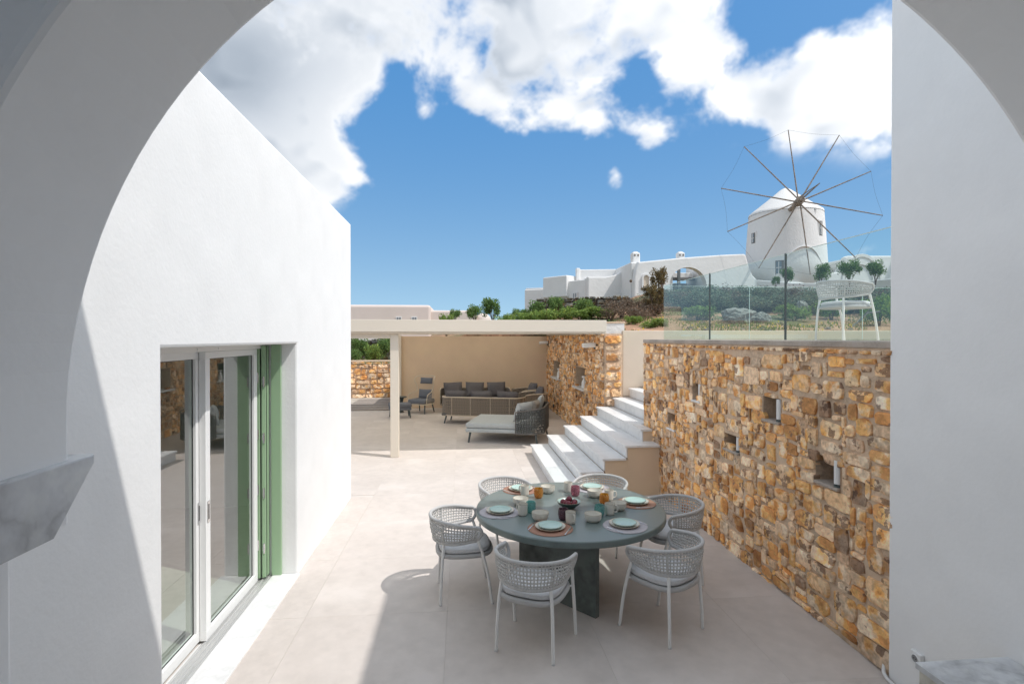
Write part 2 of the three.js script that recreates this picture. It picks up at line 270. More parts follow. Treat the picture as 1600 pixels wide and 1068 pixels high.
{
  const root = new THREE.Group(); root.name = 'patio_floor'; scene.add(root); tag(root, 'pale beige patio floor of large square porcelain tiles', null, null, 'structure');
  mesh('grout_bed', uvBox(new THREE.BoxGeometry(9.5, 0.06, 20).translate(-1.75, -0.0365, -9)), std({ color: [0.62, 0.57, 0.53] }), root);
  const geos = [], R = rng(5), mats = [];
  for (let k = 0; k < 4; k++) { const g = uvBox(new RoundedBoxGeometry(1.199, 0.02, 1.199, 1, 0.0006), 0.62); const uv = g.attributes.uv; for (let i = 0; i < uv.count; i++) uv.setXY(i, uv.getX(i) + k * 0.37, uv.getY(i) + k * 0.61); geos.push(g); mats.push(std({ color: [0.675 + 0.008 * (k % 2), 0.612 + 0.008 * (k % 2), 0.57 + 0.008 * (k % 2)], map: T.tile, bumpMap: T.tileBump, bumpScale: 0.0006, roughness: 0.62 })); }
  for (let i = -4; i < 3; i++) for (let j = 0; j < 14; j++) {
    const X0 = -0.13 + 1.2 * i, Z0 = 2.3 + 1.2 * j; if (X0 < -3.5 && Z0 < 10) continue;
    if (X0 < -1.4 && Z0 < 8.2) { if (i === -2) { const far = Math.min(Z0 + 1.1985, 8.2), c = mesh('tile', bx(-1.6485, -1.3315, -0.02, -0.0005, Z0 + 0.0015, far, 0.0015), mats[j % 4], root); void c; } continue; }
    const k = Math.floor(R() * 4), t = mesh('tile', geos[k], mats[k], root); t.position.set(X0 + 0.6, -0.0105, -(Z0 + 0.6)); t.rotation.y = Math.floor(R() * 4) * Math.PI / 2;
  }
}
{
  const R = rng(15), l = []; const base = new THREE.PlaneGeometry(8, 3.9, 60, 30).rotateX(-Math.PI / 2), p = base.attributes.position;
  for (let i = 0; i < p.count; i++) p.setY(i, 0.02 * R()); base.computeVertexNormals();
  const gr = mesh('gravel_bed', base.translate(-6.6, -0.01, -20.4), M.gravel, scene); tag(gr, 'pale gravel strip between the patio and the low stone wall', null, null, 'stuff');
  for (let k = 0; k < 5; k++) { const s = thing('stepping_slab', ['nearest', 'second nearest', 'middle', 'second farthest', 'farthest'][k] + ' grey slab of the row laid in gravel behind the pergola', 'paving slab', [-3.1, 0, -(18.2 + k * 0.68)], 0, 'slabs laid in the gravel'); mesh('slab', bx(-0.85, 0.85, 0, 0.035, -0.26, 0.26, 0.01), std({ color: [0.34, 0.3, 0.27], map: T.tile }), s); }
}

// ---------------------------------------------------------------- rubble stone walls: every stone has its own outline and relief
function stoneGeo(w, h, R, proud) {                                   // in the wall's plane (u, v) with n outwards, centred
  // a rough block: four jittered corners, most of them knocked off, straight-ish edges between
  const ring = [], poly = [], big = w + h > 0.3;
  for (const [sx, sy] of [[-1, -1], [1, -1], [1, 1], [-1, 1]]) {
    const cx = sx * w * (0.5 - 0.09 * R()), cy = sy * h * (0.5 - 0.13 * R()), a = (0.05 + 0.3 * R() * R()) * w, b = (0.08 + 0.36 * R() * R()) * h, p = [cx - sx * a, cy], q = [cx, cy - sy * b];
    sx * sy > 0 ? poly.push(q, p) : poly.push(p, q);
  }
  for (let i = 0; i < 8; i++) { const a = poly[i], b = poly[(i + 1) % 8], n = i % 2 ? (big ? 3 : 2) : 1; for (let m = 0; m < n; m++) { const t = m / n, e = m ? 0.035 * Math.min(w, h) * (R() - 0.5) * 2 : 0; ring.push([lerp(a[0], b[0], t) + e, lerp(a[1], b[1], t) + e]); } }
  const k = ring.length, ph = R() * 100;
  const tx = (R() - 0.5) * 0.9, ty = (R() - 0.5) * 0.9, rings = [[1.0, -0.03], [1.0, proud * 0.62], [0.965, proud * 0.93], [0.7, proud], [0.3, proud * 1.02]], v = [], idx = [];
  rings.forEach(([s, n], j) => ring.forEach(([x, y]) => { const px = x * s, py = y * s, q = j > 1 ? 0.8 * proud * fbm3(px * 11 + ph, py * 11, j * 0.3, 3) + (tx * px / w + ty * py / h) * proud * 0.9 : 0; v.push(px, py, n + q); }));
  v.push(0, 0, proud * (1.05 + 0.3 * (R() - 0.5)));
  for (let j = 0; j + 1 < rings.length; j++) for (let i = 0; i < k; i++) { const a = j * k + i, b = j * k + ((i + 1) % k), c = a + k, d = b + k; idx.push(a, b, d, a, d, c); }
  for (let i = 0; i < k; i++) idx.push((rings.length - 1) * k + i, (rings.length - 1) * k + ((i + 1) % k), rings.length * k);
  return { v, idx };
}
const STONES = [[[1.0, 0.97, 0.93], 0.38], [[1.12, 1.0, 0.82], 0.2], [[1.12, 1.06, 0.98], 0.16], [[0.8, 0.74, 0.7], 0.15], [[0.5, 0.43, 0.4], 0.07], [[1.2, 1.25, 1.28], 0.03]];
function stoneColour(R) { let r = R(); for (const [c, p] of STONES) { if ((r -= p) < 0) { const k = 1.08 + 0.4 * R(); return c.map((x) => x * k); } } return STONES[0][0]; }
function rubble(W, H, cell, holes, seed, sizes) {                     // irregular packing of the wall's face; returns centres and sizes
  const R = rng(seed), nx = Math.round(W / cell), ny = Math.round(H / cell), occ = new Uint8Array(nx * ny), out = [];
  for (const [u0, u1, v0, v1] of holes) for (let j = 0; j < ny; j++) for (let i = 0; i < nx; i++) { const u = (i + 0.5) * cell, v = (j + 0.5) * cell; if (u > u0 && u < u1 && v > v0 && v < v1) occ[j * nx + i] = 1; }
  for (let j = 0; j < ny; j++) for (let i = 0; i < nx; i++) {
    if (occ[j * nx + i]) continue;
    let [w, h] = sizes[Math.floor(R() * sizes.length)];
    let run = 0; while (run < w && i + run < nx && !occ[j * nx + i + run]) run++; w = run; h = Math.min(h, ny - j);
    if (w === 1 && R() < 0.5) h = Math.min(h, 2);
    for (let b = 0; b < h; b++) for (let a = 0; a < w; a++) occ[(j + b) * nx + i + a] = 1;
    out.push([(i + w / 2) * cell, (j + h / 2) * cell, w * cell, h * cell]);
  }
  return out;
}
// place(u, v, n) gives the world point; flip when (u, v, n) is left-handed there
function stoneMesh(list, place, flip, seed, proud, gap, warp = 0.035) {
  const R = rng(seed);
  return list.map(([u, v, w, h]) => {
    const wu = warp * fbm3(u * 2.2, v * 2.2, seed, 3), wv = warp * 1.3 * fbm3(u * 2.2 + 30, v * 2.2, seed, 3), g = stoneGeo(w - gap * (0.7 + 0.7 * R()), h - gap * (0.7 + 0.7 * R()), R, proud * (0.75 + 0.75 * R())), c = place(u + wu, v + wv, 0), pos = [], uv = [], col = [], k = stoneColour(R), ou = R() * 5, ov = R() * 5, q = 0.9;
    for (let i = 0; i < g.v.length; i += 3) { const p = place(u + wu + g.v[i], v + wv + g.v[i + 1], g.v[i + 2]).sub(c); pos.push(p.x, p.y, p.z); uv.push((g.v[i] + ou) * q * 1.6, (g.v[i + 1] + ov) * q * 1.6); col.push(...k); }
    if (flip) for (let i = 0; i < g.idx.length; i += 3) [g.idx[i], g.idx[i + 1]] = [g.idx[i + 1], g.idx[i]];
    let geo = new THREE.BufferGeometry(); geo.setAttribute('position', new THREE.Float32BufferAttribute(pos, 3)); geo.setAttribute('uv', new THREE.Float32BufferAttribute(uv, 2)); geo.setAttribute('color', new THREE.Float32BufferAttribute(col, 3)); geo.setIndex(g.idx);
    geo = toCreasedNormals(geo, 0.32);
    return { geo, c, mat: M.stone[R() < 0.62 ? 0 : 1], area: w * h, u, v };
  });
}
function stonesInto(root, made, asParts) {
  const rest = [[], []];
  for (const s of made) if (asParts(s)) mesh('stone', s.geo, s.mat, root).position.copy(s.c); else rest[M.stone.indexOf(s.mat)].push(s.geo.translate(s.c.x, s.c.y, s.c.z));
  rest.forEach((l, k) => { if (l.length) tag(mesh('rubble_stones', mergeGeometries(l), M.stone[k], root), null, null, null, 'stuff'); });
}
function mortarFace(W, H, holes, place, flip, seed, step = 0.05, deep = 0.25) {
  const nx = Math.round(W / step), ny = Math.round(H / step), pos = [], uv = [], idx = [], id = new Map();
  const V = (i, j) => { const k = i * 1000 + j; if (!id.has(k)) { const u = i * step, v = j * step, p = place(u, v, 0.005 + 0.011 * fbm3(u * 7, v * 7, seed, 3)); id.set(k, pos.length / 3); pos.push(p.x, p.y, p.z); uv.push(u, v); } return id.get(k); };
  const inHole = (i, j) => holes.some(([a, b, c, d]) => { const u = (i + 0.5) * step, v = (j + 0.5) * step; return u > a && u < b && v > c && v < d; });
  for (let i = 0; i < nx; i++) for (let j = 0; j < ny; j++) if (!inHole(i, j)) { const a = V(i, j), b = V(i + 1, j), c = V(i + 1, j + 1), d = V(i, j + 1); flip ? idx.push(a, c, b, a, d, c) : idx.push(a, b, c, a, c, d); }
  for (const [a, b, c, d] of holes) {                                 // the niche's cheeks, back, floor and soffit
    const u0 = Math.round(a / step) * step, u1 = Math.round(b / step) * step, v0 = Math.round(c / step) * step, v1 = Math.round(d / step) * step, q = [[u0, v0], [u1, v0], [u1, v1], [u0, v1]];
    for (let k = 0; k < 4; k++) { const p = q[k], r = q[(k + 1) % 4], o = pos.length / 3; for (const [uu, nn] of [[p, 0.01], [r, 0.01], [r, -deep], [p, -deep]]) { const w = place(uu[0], uu[1], nn); pos.push(w.x, w.y, w.z); uv.push(uu[0] + uu[1], nn); } idx.push(o, o + 1, o + 2, o, o + 2, o + 3); }
    const o = pos.length / 3; for (const [x, y] of q) { const w = place(x, y, -deep); pos.push(w.x, w.y, w.z); uv.push(x, y); } idx.push(o, o + 1, o + 2, o, o + 2, o + 3);
  }
  const g = new THREE.BufferGeometry(); g.setAttribute('position', new THREE.Float32BufferAttribute(pos, 3)); g.setAttribute('uv', new THREE.Float32BufferAttribute(uv, 2)); g.setIndex(idx); g.computeVertexNormals(); return g;
}
const SIZES = [[4, 2], [5, 2], [3, 2], [4, 2], [5, 3], [6, 3], [3, 2], [4, 3], [7, 3], [4, 1], [3, 1], [2, 2], [6, 4], [5, 2], [2, 1], [3, 3], [6, 2]];
{
  // the near wall: X = 3, Z 3.5 to 8.65, 2.3 high, with five lamp niches
  const Z0 = 3.45, W = 5.2, H = 2.3, place = (u, v, n) => new THREE.Vector3(3 - n, v, -(Z0 + u));
  const N = [[6.48, 6.74, 1.57, 1.79], [4.8, 5.1, 1.57, 1.79], [3.98, 4.28, 1.13, 1.39], [7.3, 7.6, 1.05, 1.3], [5.55, 5.9, 1.08, 1.32]].map(([a, b, c, d]) => { const r = (x) => Math.round(x / 0.05) * 0.05; return [r(a - Z0), r(b - Z0), r(c), r(d)]; });
  const root = thing('rubble_wall', 'high ochre rubble stone wall with small lamp niches beside the dining table', 'stone wall');
  const made = stoneMesh(rubble(W, H - 0.07, 0.053, N.map(([a, b, c, d]) => [a - 0.001, b + 0.001, c - 0.001, d + 0.001]), 11, SIZES), place, true, 12, 0.02, 0.006, 0.075);
  made.sort((a, b) => b.area / (b.u + 3.4) ** 2 - a.area / (a.u + 3.4) ** 2); const big = new Set(made.slice(0, 300));
  stonesInto(root, made, (s) => big.has(s));
  const flat = stoneMesh(Array.from({ length: 44 }, (_, i) => [0.06 + i * 0.118, H - 0.03, 0.1 + 0.015 * (i % 3), 0.05]), place, true, 19, 0.03, 0.014, 0);   // thin levelling course under the coping
  stonesInto(root, flat, () => false);
  mesh('mortar', mortarFace(W, H, N, place, true, 13), M.mortar, root);
  mesh('wall_core', bx(3.3, 3.6, 0, H - 0.02, Z0, Z0 + W, 0), M.mortar, root);
  mesh('wall_end', bx(3.03, 3.29, 0, H - 0.02, Z0 + W - 0.06, Z0 + W, 0.01), M.mortar, root);
  mesh('coping', bx(2.985, 3.62, H, H + 0.055, Z0, Z0 + W + 0.02, 0.012), M.coping, root);
  N.forEach(([a, b, c, d], i) => { mesh('niche_sill', bx(2.965, 3.22, c + 0.004, c + 0.03, Z0 + a + 0.005, Z0 + b - 0.005, 0.006), i === 3 || i === 0 ? M.marble : M.coping, root); });
  [['upper niche nearest the stairs', 0], ['upper niche in the middle of the wall', 1], ['low niche nearest the white house wall', 2], ['low niche in the middle of the wall', 4]].forEach(([w, i]) => {
    const [a, b, c, d] = N[i], l = thing('niche_lamp', 'white cylinder lamp fixed in the ' + w, 'wall lamp', [3.012, c + 0.03, -(Z0 + a + 0.05)], 0, 'lamps in the stone wall niches');
    mesh('lamp_body', new THREE.CylinderGeometry(0.032, 0.032, d - c - 0.06, 20).translate(0, (d - c) / 2 - 0.005, 0), M.whiteMetal, l); mesh('lamp_foot', new THREE.CylinderGeometry(0.034, 0.036, 0.016, 20).translate(0, 0.008, 0), M.darkMetal, l);
  });
}
{
  // the pergola's side wall: X = 2.95, Z 11 to 18.5, with two sill niches, and its lit end face
  const Z0 = 11.0, W = 7.5, H = 2.45, place = (u, v, n) => new THREE.Vector3(2.95 - n, v, -(Z0 + u));
  const N = [[1.6, 2.75, 1.1, 1.65], [5.0, 6.15, 1.1, 1.65]];
  const root = thing('rubble_wall', 'ochre stone side wall of the pergola with two marble-silled niches', 'stone wall');
  const made = stoneMesh(rubble(W, H, 0.055, N.map(([a, b, c, d]) => [a - 0.001, b + 0.001, c - 0.05, d + 0.001]), 31, SIZES), place, true, 32, 0.03, 0.012);
  made.sort((a, b) => b.area / (b.u + 11) ** 2 - a.area / (a.u + 11) ** 2); const big = new Set(made.slice(0, 120)); stonesInto(root, made, (s) => big.has(s));
  mesh('mortar', mortarFace(W, H, N, place, true, 33), M.mortar, root);
  mesh('wall_core', bx(3.2, 3.36, 0, H, Z0 + 0.03, Z0 + W, 0), M.mortar, root);
  const end = (u, v, n) => new THREE.Vector3(2.95 + u, v, -(Z0 - n));
  const q = [], R = rng(35); for (let v = 0, k = 0; v < H - 0.03; k++) { const h = Math.min(H - v, 0.1 + 0.13 * R()); if (R() < 0.5) q.push([0.19, v + h / 2, 0.38, h]); else { const s = 0.12 + 0.14 * R(); q.push([s / 2, v + h / 2, s, h], [(s + 0.38) / 2, v + h / 2, 0.38 - s, h]); } v += h; }
  stonesInto(root, stoneMesh(q, end, false, 37, 0.05, 0.024, 0.01), () => true);
  mesh('end_mortar', bx(2.96, 3.32, 0, H + 0.02, Z0, Z0 + 0.03, 0), M.mortar, root);
  N.forEach(([a, b, c], i) => { mesh('niche_sill', bx(2.84, 3.18, c + 0.006, c + 0.05, Z0 + a - 0.04, Z0 + b + 0.04, 0.008), M.marble, root);
    const l = thing('lantern', i ? 'small white bottle lantern on the farther niche sill' : 'white bottle lantern on the niche sill nearer the stairs', 'lantern', [2.95, c + 0.05, -(Z0 + a + 0.22)]);
    mesh('body', lathe([[0, 0], [0.062, 0], [0.07, 0.02], [0.06, 0.16], [0.034, 0.22], [0.03, 0.25]], 24), M.whiteMetal, l); mesh('cap', lathe([[0.03, 0.25], [0.06, 0.27], [0.06, 0.3], [0, 0.31]], 24), M.whiteMetal, l); });
  [[0.55, 'nearer the stairs'], [7.1, 'in the far corner']].forEach(([u, w]) => { const l = thing('wall_light', 'white bracket light high on the pergola stone wall ' + w, 'wall light', [2.9, 2.2, -(Z0 + u)]); mesh('shade', new RoundedBoxGeometry(0.3, 0.1, 0.14, 3, 0.03).rotateZ(0.05).translate(-0.14, 0.02, 0), M.whiteMetal, l); mesh('bracket', new RoundedBoxGeometry(0.06, 0.14, 0.1, 2, 0.015), M.darkMetal, l); });
  const s = thing('socket_box', 'small dark socket low on the pergola stone wall', 'socket', [2.905, 0.22, -16.9]); mesh('plate', new RoundedBoxGeometry(0.03, 0.12, 0.09, 2, 0.01), M.darkMetal, s); mesh('cover', new RoundedBoxGeometry(0.012, 0.07, 0.06, 2, 0.005).translate(-0.02, 0, 0), M.black, s);
  const b = thing('masonry_block', 'whitewashed old masonry block on the stone wall end beside the pergola beam', 'masonry block', [3.18, H + 0.12, -11.35]); const bg = new THREE.BoxGeometry(0.46, 0.24, 0.5, 6, 4, 6), p = bg.attributes.position; for (let i = 0; i < p.count; i++) { const n = 1 + 0.08 * fbm3(p.getX(i) * 5, p.getY(i) * 5, p.getZ(i) * 5, 2); p.setXYZ(i, p.getX(i) * n, p.getY(i) * n, p.getZ(i) * n); } bg.computeVertexNormals(); mesh('block', uvBox(bg), M.whiteFar, b); mesh('cap_stone', bx(-0.25, 0.25, 0.118, 0.15, -0.27, 0.27, 0.012), M.mortar, b);
}
{
  // the low wall at the back of the gravel
  const W = 6.5, place = (u, v, n) => new THREE.Vector3(-7.6 + u, v, -(21.5 + 0.085 * u - n)), root = thing('low_rubble_wall', 'low ochre stone wall behind the gravel left of the pergola post', 'stone wall');
  const made = stoneMesh(rubble(W, 1.45, 0.09, [[-1, 1.5, 1.1, 2], [1.5, 3.2, 1.26, 2]], 51, SIZES.filter(([a, b]) => a * b < 15)), place, false, 52, 0.045, 0.02); stonesInto(root, made, () => true);
  const g = new THREE.BoxGeometry(W, 1.4, 0.3); g.rotateY(Math.atan(0.085)); mesh('mortar', uvBox(g.translate(-7.6 + W / 2, 0.6, -(21.5 + 0.0425 * W + 0.16))), M.mortar, root);
  mesh('coping', uvBox(new RoundedBoxGeometry(3.4, 0.05, 0.42, 2, 0.015).rotateY(Math.atan(0.085)).translate(-2.75, 1.46, -(22.07))), M.mortar, root);
}
function dryWall(name, label, a, b, h, seed) {                        // dark dry-stone terrace wall on the hill
  const A = new THREE.Vector3(...a), B = new THREE.Vector3(...b), L = A.distanceTo(B), d = B.clone().sub(A).normalize(), n = new THREE.Vector3(-d.z, 0, d.x).normalize(); if (n.z < 0) n.negate();
  const root = thing(name, label, 'dry-stone wall'), place = (u, v, k) => A.clone().addScaledVector(d, u).addScaledVector(n, k).add(new THREE.Vector3(0, v, 0));
  const made = stoneMesh(rubble(L, h, 0.12, [], seed, [[2, 1], [3, 1], [4, 2], [3, 2], [2, 2], [5, 2], [1, 1]]), place, false, seed + 1, 0.12, 0.03, 0.08);
  const g = mergeGeometries(made.map((s) => s.geo.translate(s.c.x, s.c.y, s.c.z))), c = g.attributes.color; for (let i = 0; i < c.count; i++) { const m = (c.getX(i) + c.getY(i) + c.getZ(i)) / 3; c.setXYZ(i, m * 0.3, m * 0.38, m * 0.46); }
  tag(mesh('stones', g, M.stone[1], root), null, null, null, 'stuff'); const core = new THREE.BoxGeometry(L, h - 0.1, 0.3).rotateY(Math.atan2(-d.z, d.x)).translate(...A.clone().add(B).multiplyScalar(0.5).addScaledVector(n, -0.16).toArray()).translate(0, h / 2 - 0.05, 0); mesh('core', uvBox(core), std({ color: [0.12, 0.1, 0.085] }), root);
}

// ---------------------------------------------------------------- marble stairs, side wall, terrace
{
  const root = thing('marble_staircase', 'broad white marble stairs with tan plastered side rising to the terrace', 'stairs'), rise = 0.19, go = 0.345, nose = (k) => 1.4 + go * (k - 1);
  const treads = [], risers = [];
  for (let k = 1; k <= 12; k++) {
    const x = nose(k), h = k * rise, near = k < 5 ? 7.9 : k === 5 ? 8.2 : 8.7, body = [];
    const x1 = k === 5 ? 2.97 : k < 5 ? Math.min(x + go + 0.02, 2.98) : x + go + 0.02;
    mesh('tread', bx(x, k < 5 ? (k === 4 ? 2.985 : x + go + 0.025) : x1, h - 0.035, h, near - 0.03, 11.0, 0.008), M.marble, root);
    if (k === 5) mesh('tread', bx(2.974, x + go + 0.02, h - 0.035, h, 8.7, 11.0, 0.004), M.marble, root);
    mesh('riser', bx(x + 0.03, x + 0.05, h - rise + 0.001, h - 0.036, near, 10.99, 0.002), M.marble, root);
  }
  const steps = []; for (let k = 1; k <= 12; k++) { const x = nose(k) + 0.052, near = k < 5 ? 7.9 : k === 5 ? 8.2 : 8.7; steps.push(bx(x, k === 12 ? x + 2 : k < 5 && k > 3 ? 2.99 : nose(k + 1) + 0.051, 0, k * rise - 0.037, near + 0.002, 10.99, 0)); }
  mesh('stair_side', merge(steps), M.tan, root);
  const w = thing('tan_wall', 'pale tan rendered wall behind the stairs running on as terrace parapet', 'wall'); mesh('wall', bx(3.37, 18, 0, 2.535, 11.05, 11.18, 0.01), M.tanPale, w);
  const t = thing('upper_terrace', 'raised terrace floor behind the stone wall', 'terrace'); mesh('terrace_slab', bx(3.625, 16, 0, 2.34, 3.45, 8.25, 0), M.tanPale, t); mesh('edge_trim', bx(3.7, 16, 2.341, 2.36, 8.1, 8.2, 0.004), M.coping, t);
}
{
  const root = thing('glass_balustrade', 'frameless glass balustrade with dark posts along the terrace edge', 'balustrade'), y0 = 2.357, y1 = 3.18, X = 3.1;
  [[3.5, 4.9], [4.92, 6.49], [6.51, 8.05]].forEach(([a, b]) => { mesh('glass_pane', new THREE.PlaneGeometry(b - a, y1 - y0).rotateY(-Math.PI / 2).translate(X, (y0 + y1) / 2, -(a + b) / 2), M.railGlass, root); mesh('glass_edge', bx(X - 0.006, X + 0.006, y1, y1 + 0.004, a, b, 0), M.glassEdge, root); });
  for (const Z of [4.91, 6.5]) mesh('post', bx(X - 0.008, X + 0.01, y0, y1 + 0.012, Z - 0.007, Z + 0.007, 0.002), M.darkMetal, root);
  const r2 = thing('glass_balustrade', 'frameless glass balustrade across the far end of the terrace above the stairs', 'balustrade');
  [[3.115, 4.5], [4.515, 6.4], [6.415, 8.4]].forEach(([a, b]) => { mesh('glass_pane', new THREE.PlaneGeometry(b - a, 0.92).translate((a + b) / 2, 2.72, -8.07), M.railGlass, r2); mesh('glass_edge', merge([bx(a, b, 3.18, 3.184, 8.064, 8.076, 0), bx(b - 0.003, b, 2.36, 3.18, 8.064, 8.076, 0)]), M.glassEdge, r2); });
}

// ---------------------------------------------------------------- white house on the left with its sliding door
{
  const root = thing('white_house', 'white rendered flat-roofed house with the tall sliding glass door', 'house'), t = 0.4, X = -1.65;
  // outline in (Z, y); the shape is turned so that it lies in the plane X = -1.65
  const wall = extrude(rectPath(0.9, 8.2, -0.05, 4.07), [rectPath(3.13, 5.57, 0.0, 2.32)], t, 0.02);
  wall.applyMatrix4(new THREE.Matrix4().makeBasis(new THREE.Vector3(0, 0, -1), new THREE.Vector3(0, 1, 0), new THREE.Vector3(1, 0, 0))).translate(X - t, 0, 0);
  mesh('front_wall', uvBox(wall), M.houseWhite, root);
  mesh('back_wall', bx(-7, X - t, -0.05, 4.07, 7.9, 8.2, 0.012), M.houseWhite, root);
  mesh('side_wall', bx(-7.3, -7, -0.05, 4.07, 0.9, 8.2, 0.012), M.houseWhite, root); mesh('end_wall', bx(-7, X - t, -0.05, 4.07, 0.9, 1.2, 0.012), M.houseWhite, root);
  mesh('roof', bx(-7, X - t, 3.5, 3.75, 1.2, 7.9, 0), M.houseWhite, root);
  mesh('ceiling', bx(-7, X - t, 2.6, 2.65, 1.2, 7.9, 0), M.houseWhite, root);
  mesh('room_floor', bx(-7, X - t - 0.002, -0.04, 0.0, 1.2, 7.9, 0), std({ color: [0.55, 0.51, 0.47], map: T.tile, roughness: 0.5 }), root);
  mesh('room_partition', bx(-4.6, -4.5, 0, 2.6, 1.2, 7.9, 0), std({ color: [0.62, 0.6, 0.56], map: T.plasterCol }), root);
  mesh('door_sill', bx(-1.885, -1.625, -0.02, 0.014, 3.135, 5.565, 0.004), M.marble, root);
  mesh('sliding_track', merge([bx(-2.02, -1.888, -0.02, 0.004, 3.135, 5.565, 0), ...[0, 1, 2].map((k) => bx(-1.915 - k * 0.042, -1.907 - k * 0.042, 0.004, 0.016, 3.135, 5.565, 0))]), M.alu, root);
  const panel = (Z0, Z1, x, side) => {
    const p = mesh('sliding_door', merge([bx(x - 0.05, x, 0.02, 0.1, Z0, Z1, 0.004), bx(x - 0.05, x, 2.215, 2.27, Z0, Z1, 0.004), bx(x - 0.05, x, 0.1, 2.215, Z0, Z0 + 0.075, 0.004), bx(x - 0.05, x, 0.1, 2.215, Z1 - 0.075, Z1, 0.004)]), M.whiteFrame, root);
    mesh('glass_pane', new THREE.PlaneGeometry(Z1 - Z0 - 0.15, 2.115).rotateY(Math.PI / 2).translate(x - 0.025, 1.1575, -(Z0 + Z1) / 2), M.doorGlass, p);
    mesh('gasket', merge([bx(x - 0.028, x - 0.022, 0.1, 2.215, Z0 + 0.075, Z0 + 0.081, 0), bx(x - 0.028, x - 0.022, 0.1, 2.215, Z1 - 0.081, Z1 - 0.075, 0), bx(x - 0.028, x - 0.022, 0.1, 0.106, Z0 + 0.08, Z1 - 0.08, 0), bx(x - 0.028, x - 0.022, 2.209, 2.215, Z0 + 0.08, Z1 - 0.08, 0)]), M.black, p);
    const hz = side > 0 ? Z1 - 0.037 : Z0 + 0.037; mesh('pull_handle', merge([new RoundedBoxGeometry(0.006, 0.17, 0.04, 3, 0.003).translate(x + 0.002, 1.02, -hz)]), M.steel, p); mesh('handle_slot', new RoundedBoxGeometry(0.004, 0.12, 0.018, 2, 0.002).translate(x + 0.004, 1.02, -hz), M.black, p);
  };
  panel(3.14, 4.4, -2.035, 1); panel(4.365, 5.42, -1.98 - 0.002, -1);
  mesh('door_head', merge([bx(-2.045, -1.965, 2.272, 2.318, 3.135, 5.565, 0.004), ...[4.2, 4.55].map((z) => bx(-1.975, -1.96, 2.285, 2.3, z, z + 0.03, 0.002))]), M.whiteFrame, root);
  // folded green shutters against the far jamb
  mesh('shutter_jamb', bx(-1.892, -1.8, 0.016, 2.31, 5.535, 5.566, 0.003), M.green, root);
  [[-1.94, 5.46, 0.042], [-1.99, 5.44, 0.042], [-2.036, 5.47, 0.03]].forEach(([x, z, w], i) => {
    const s = mesh('folding_shutter', merge([bx(x - w / 2, x + w / 2, 0.03, 2.3, z, 5.562, 0.004), bx(x - w / 2 + 0.012, x - w / 2 + 0.018, 0.03, 2.3, z - 0.006, z, 0)]), M.green, root);
    mesh('rubber_seal', bx(x + w / 2 + 0.0005, x + w / 2 + 0.003, 0.03, 2.3, z + 0.012, z + 0.024, 0), M.black, s);
    if (i < 2) for (const y of [0.32, 0.86, 1.4, 1.95]) mesh('hinge', merge([new THREE.CylinderGeometry(0.009, 0.009, 0.1, 10).translate(x + 0.006, y + i * 0.04, -(z - 0.009)), bx(x - 0.008, x + 0.016, y + i * 0.04 - 0.03, y + i * 0.04 + 0.03, z - 0.008, z - 0.002, 0.002)]), M.steel, s);
  });
}

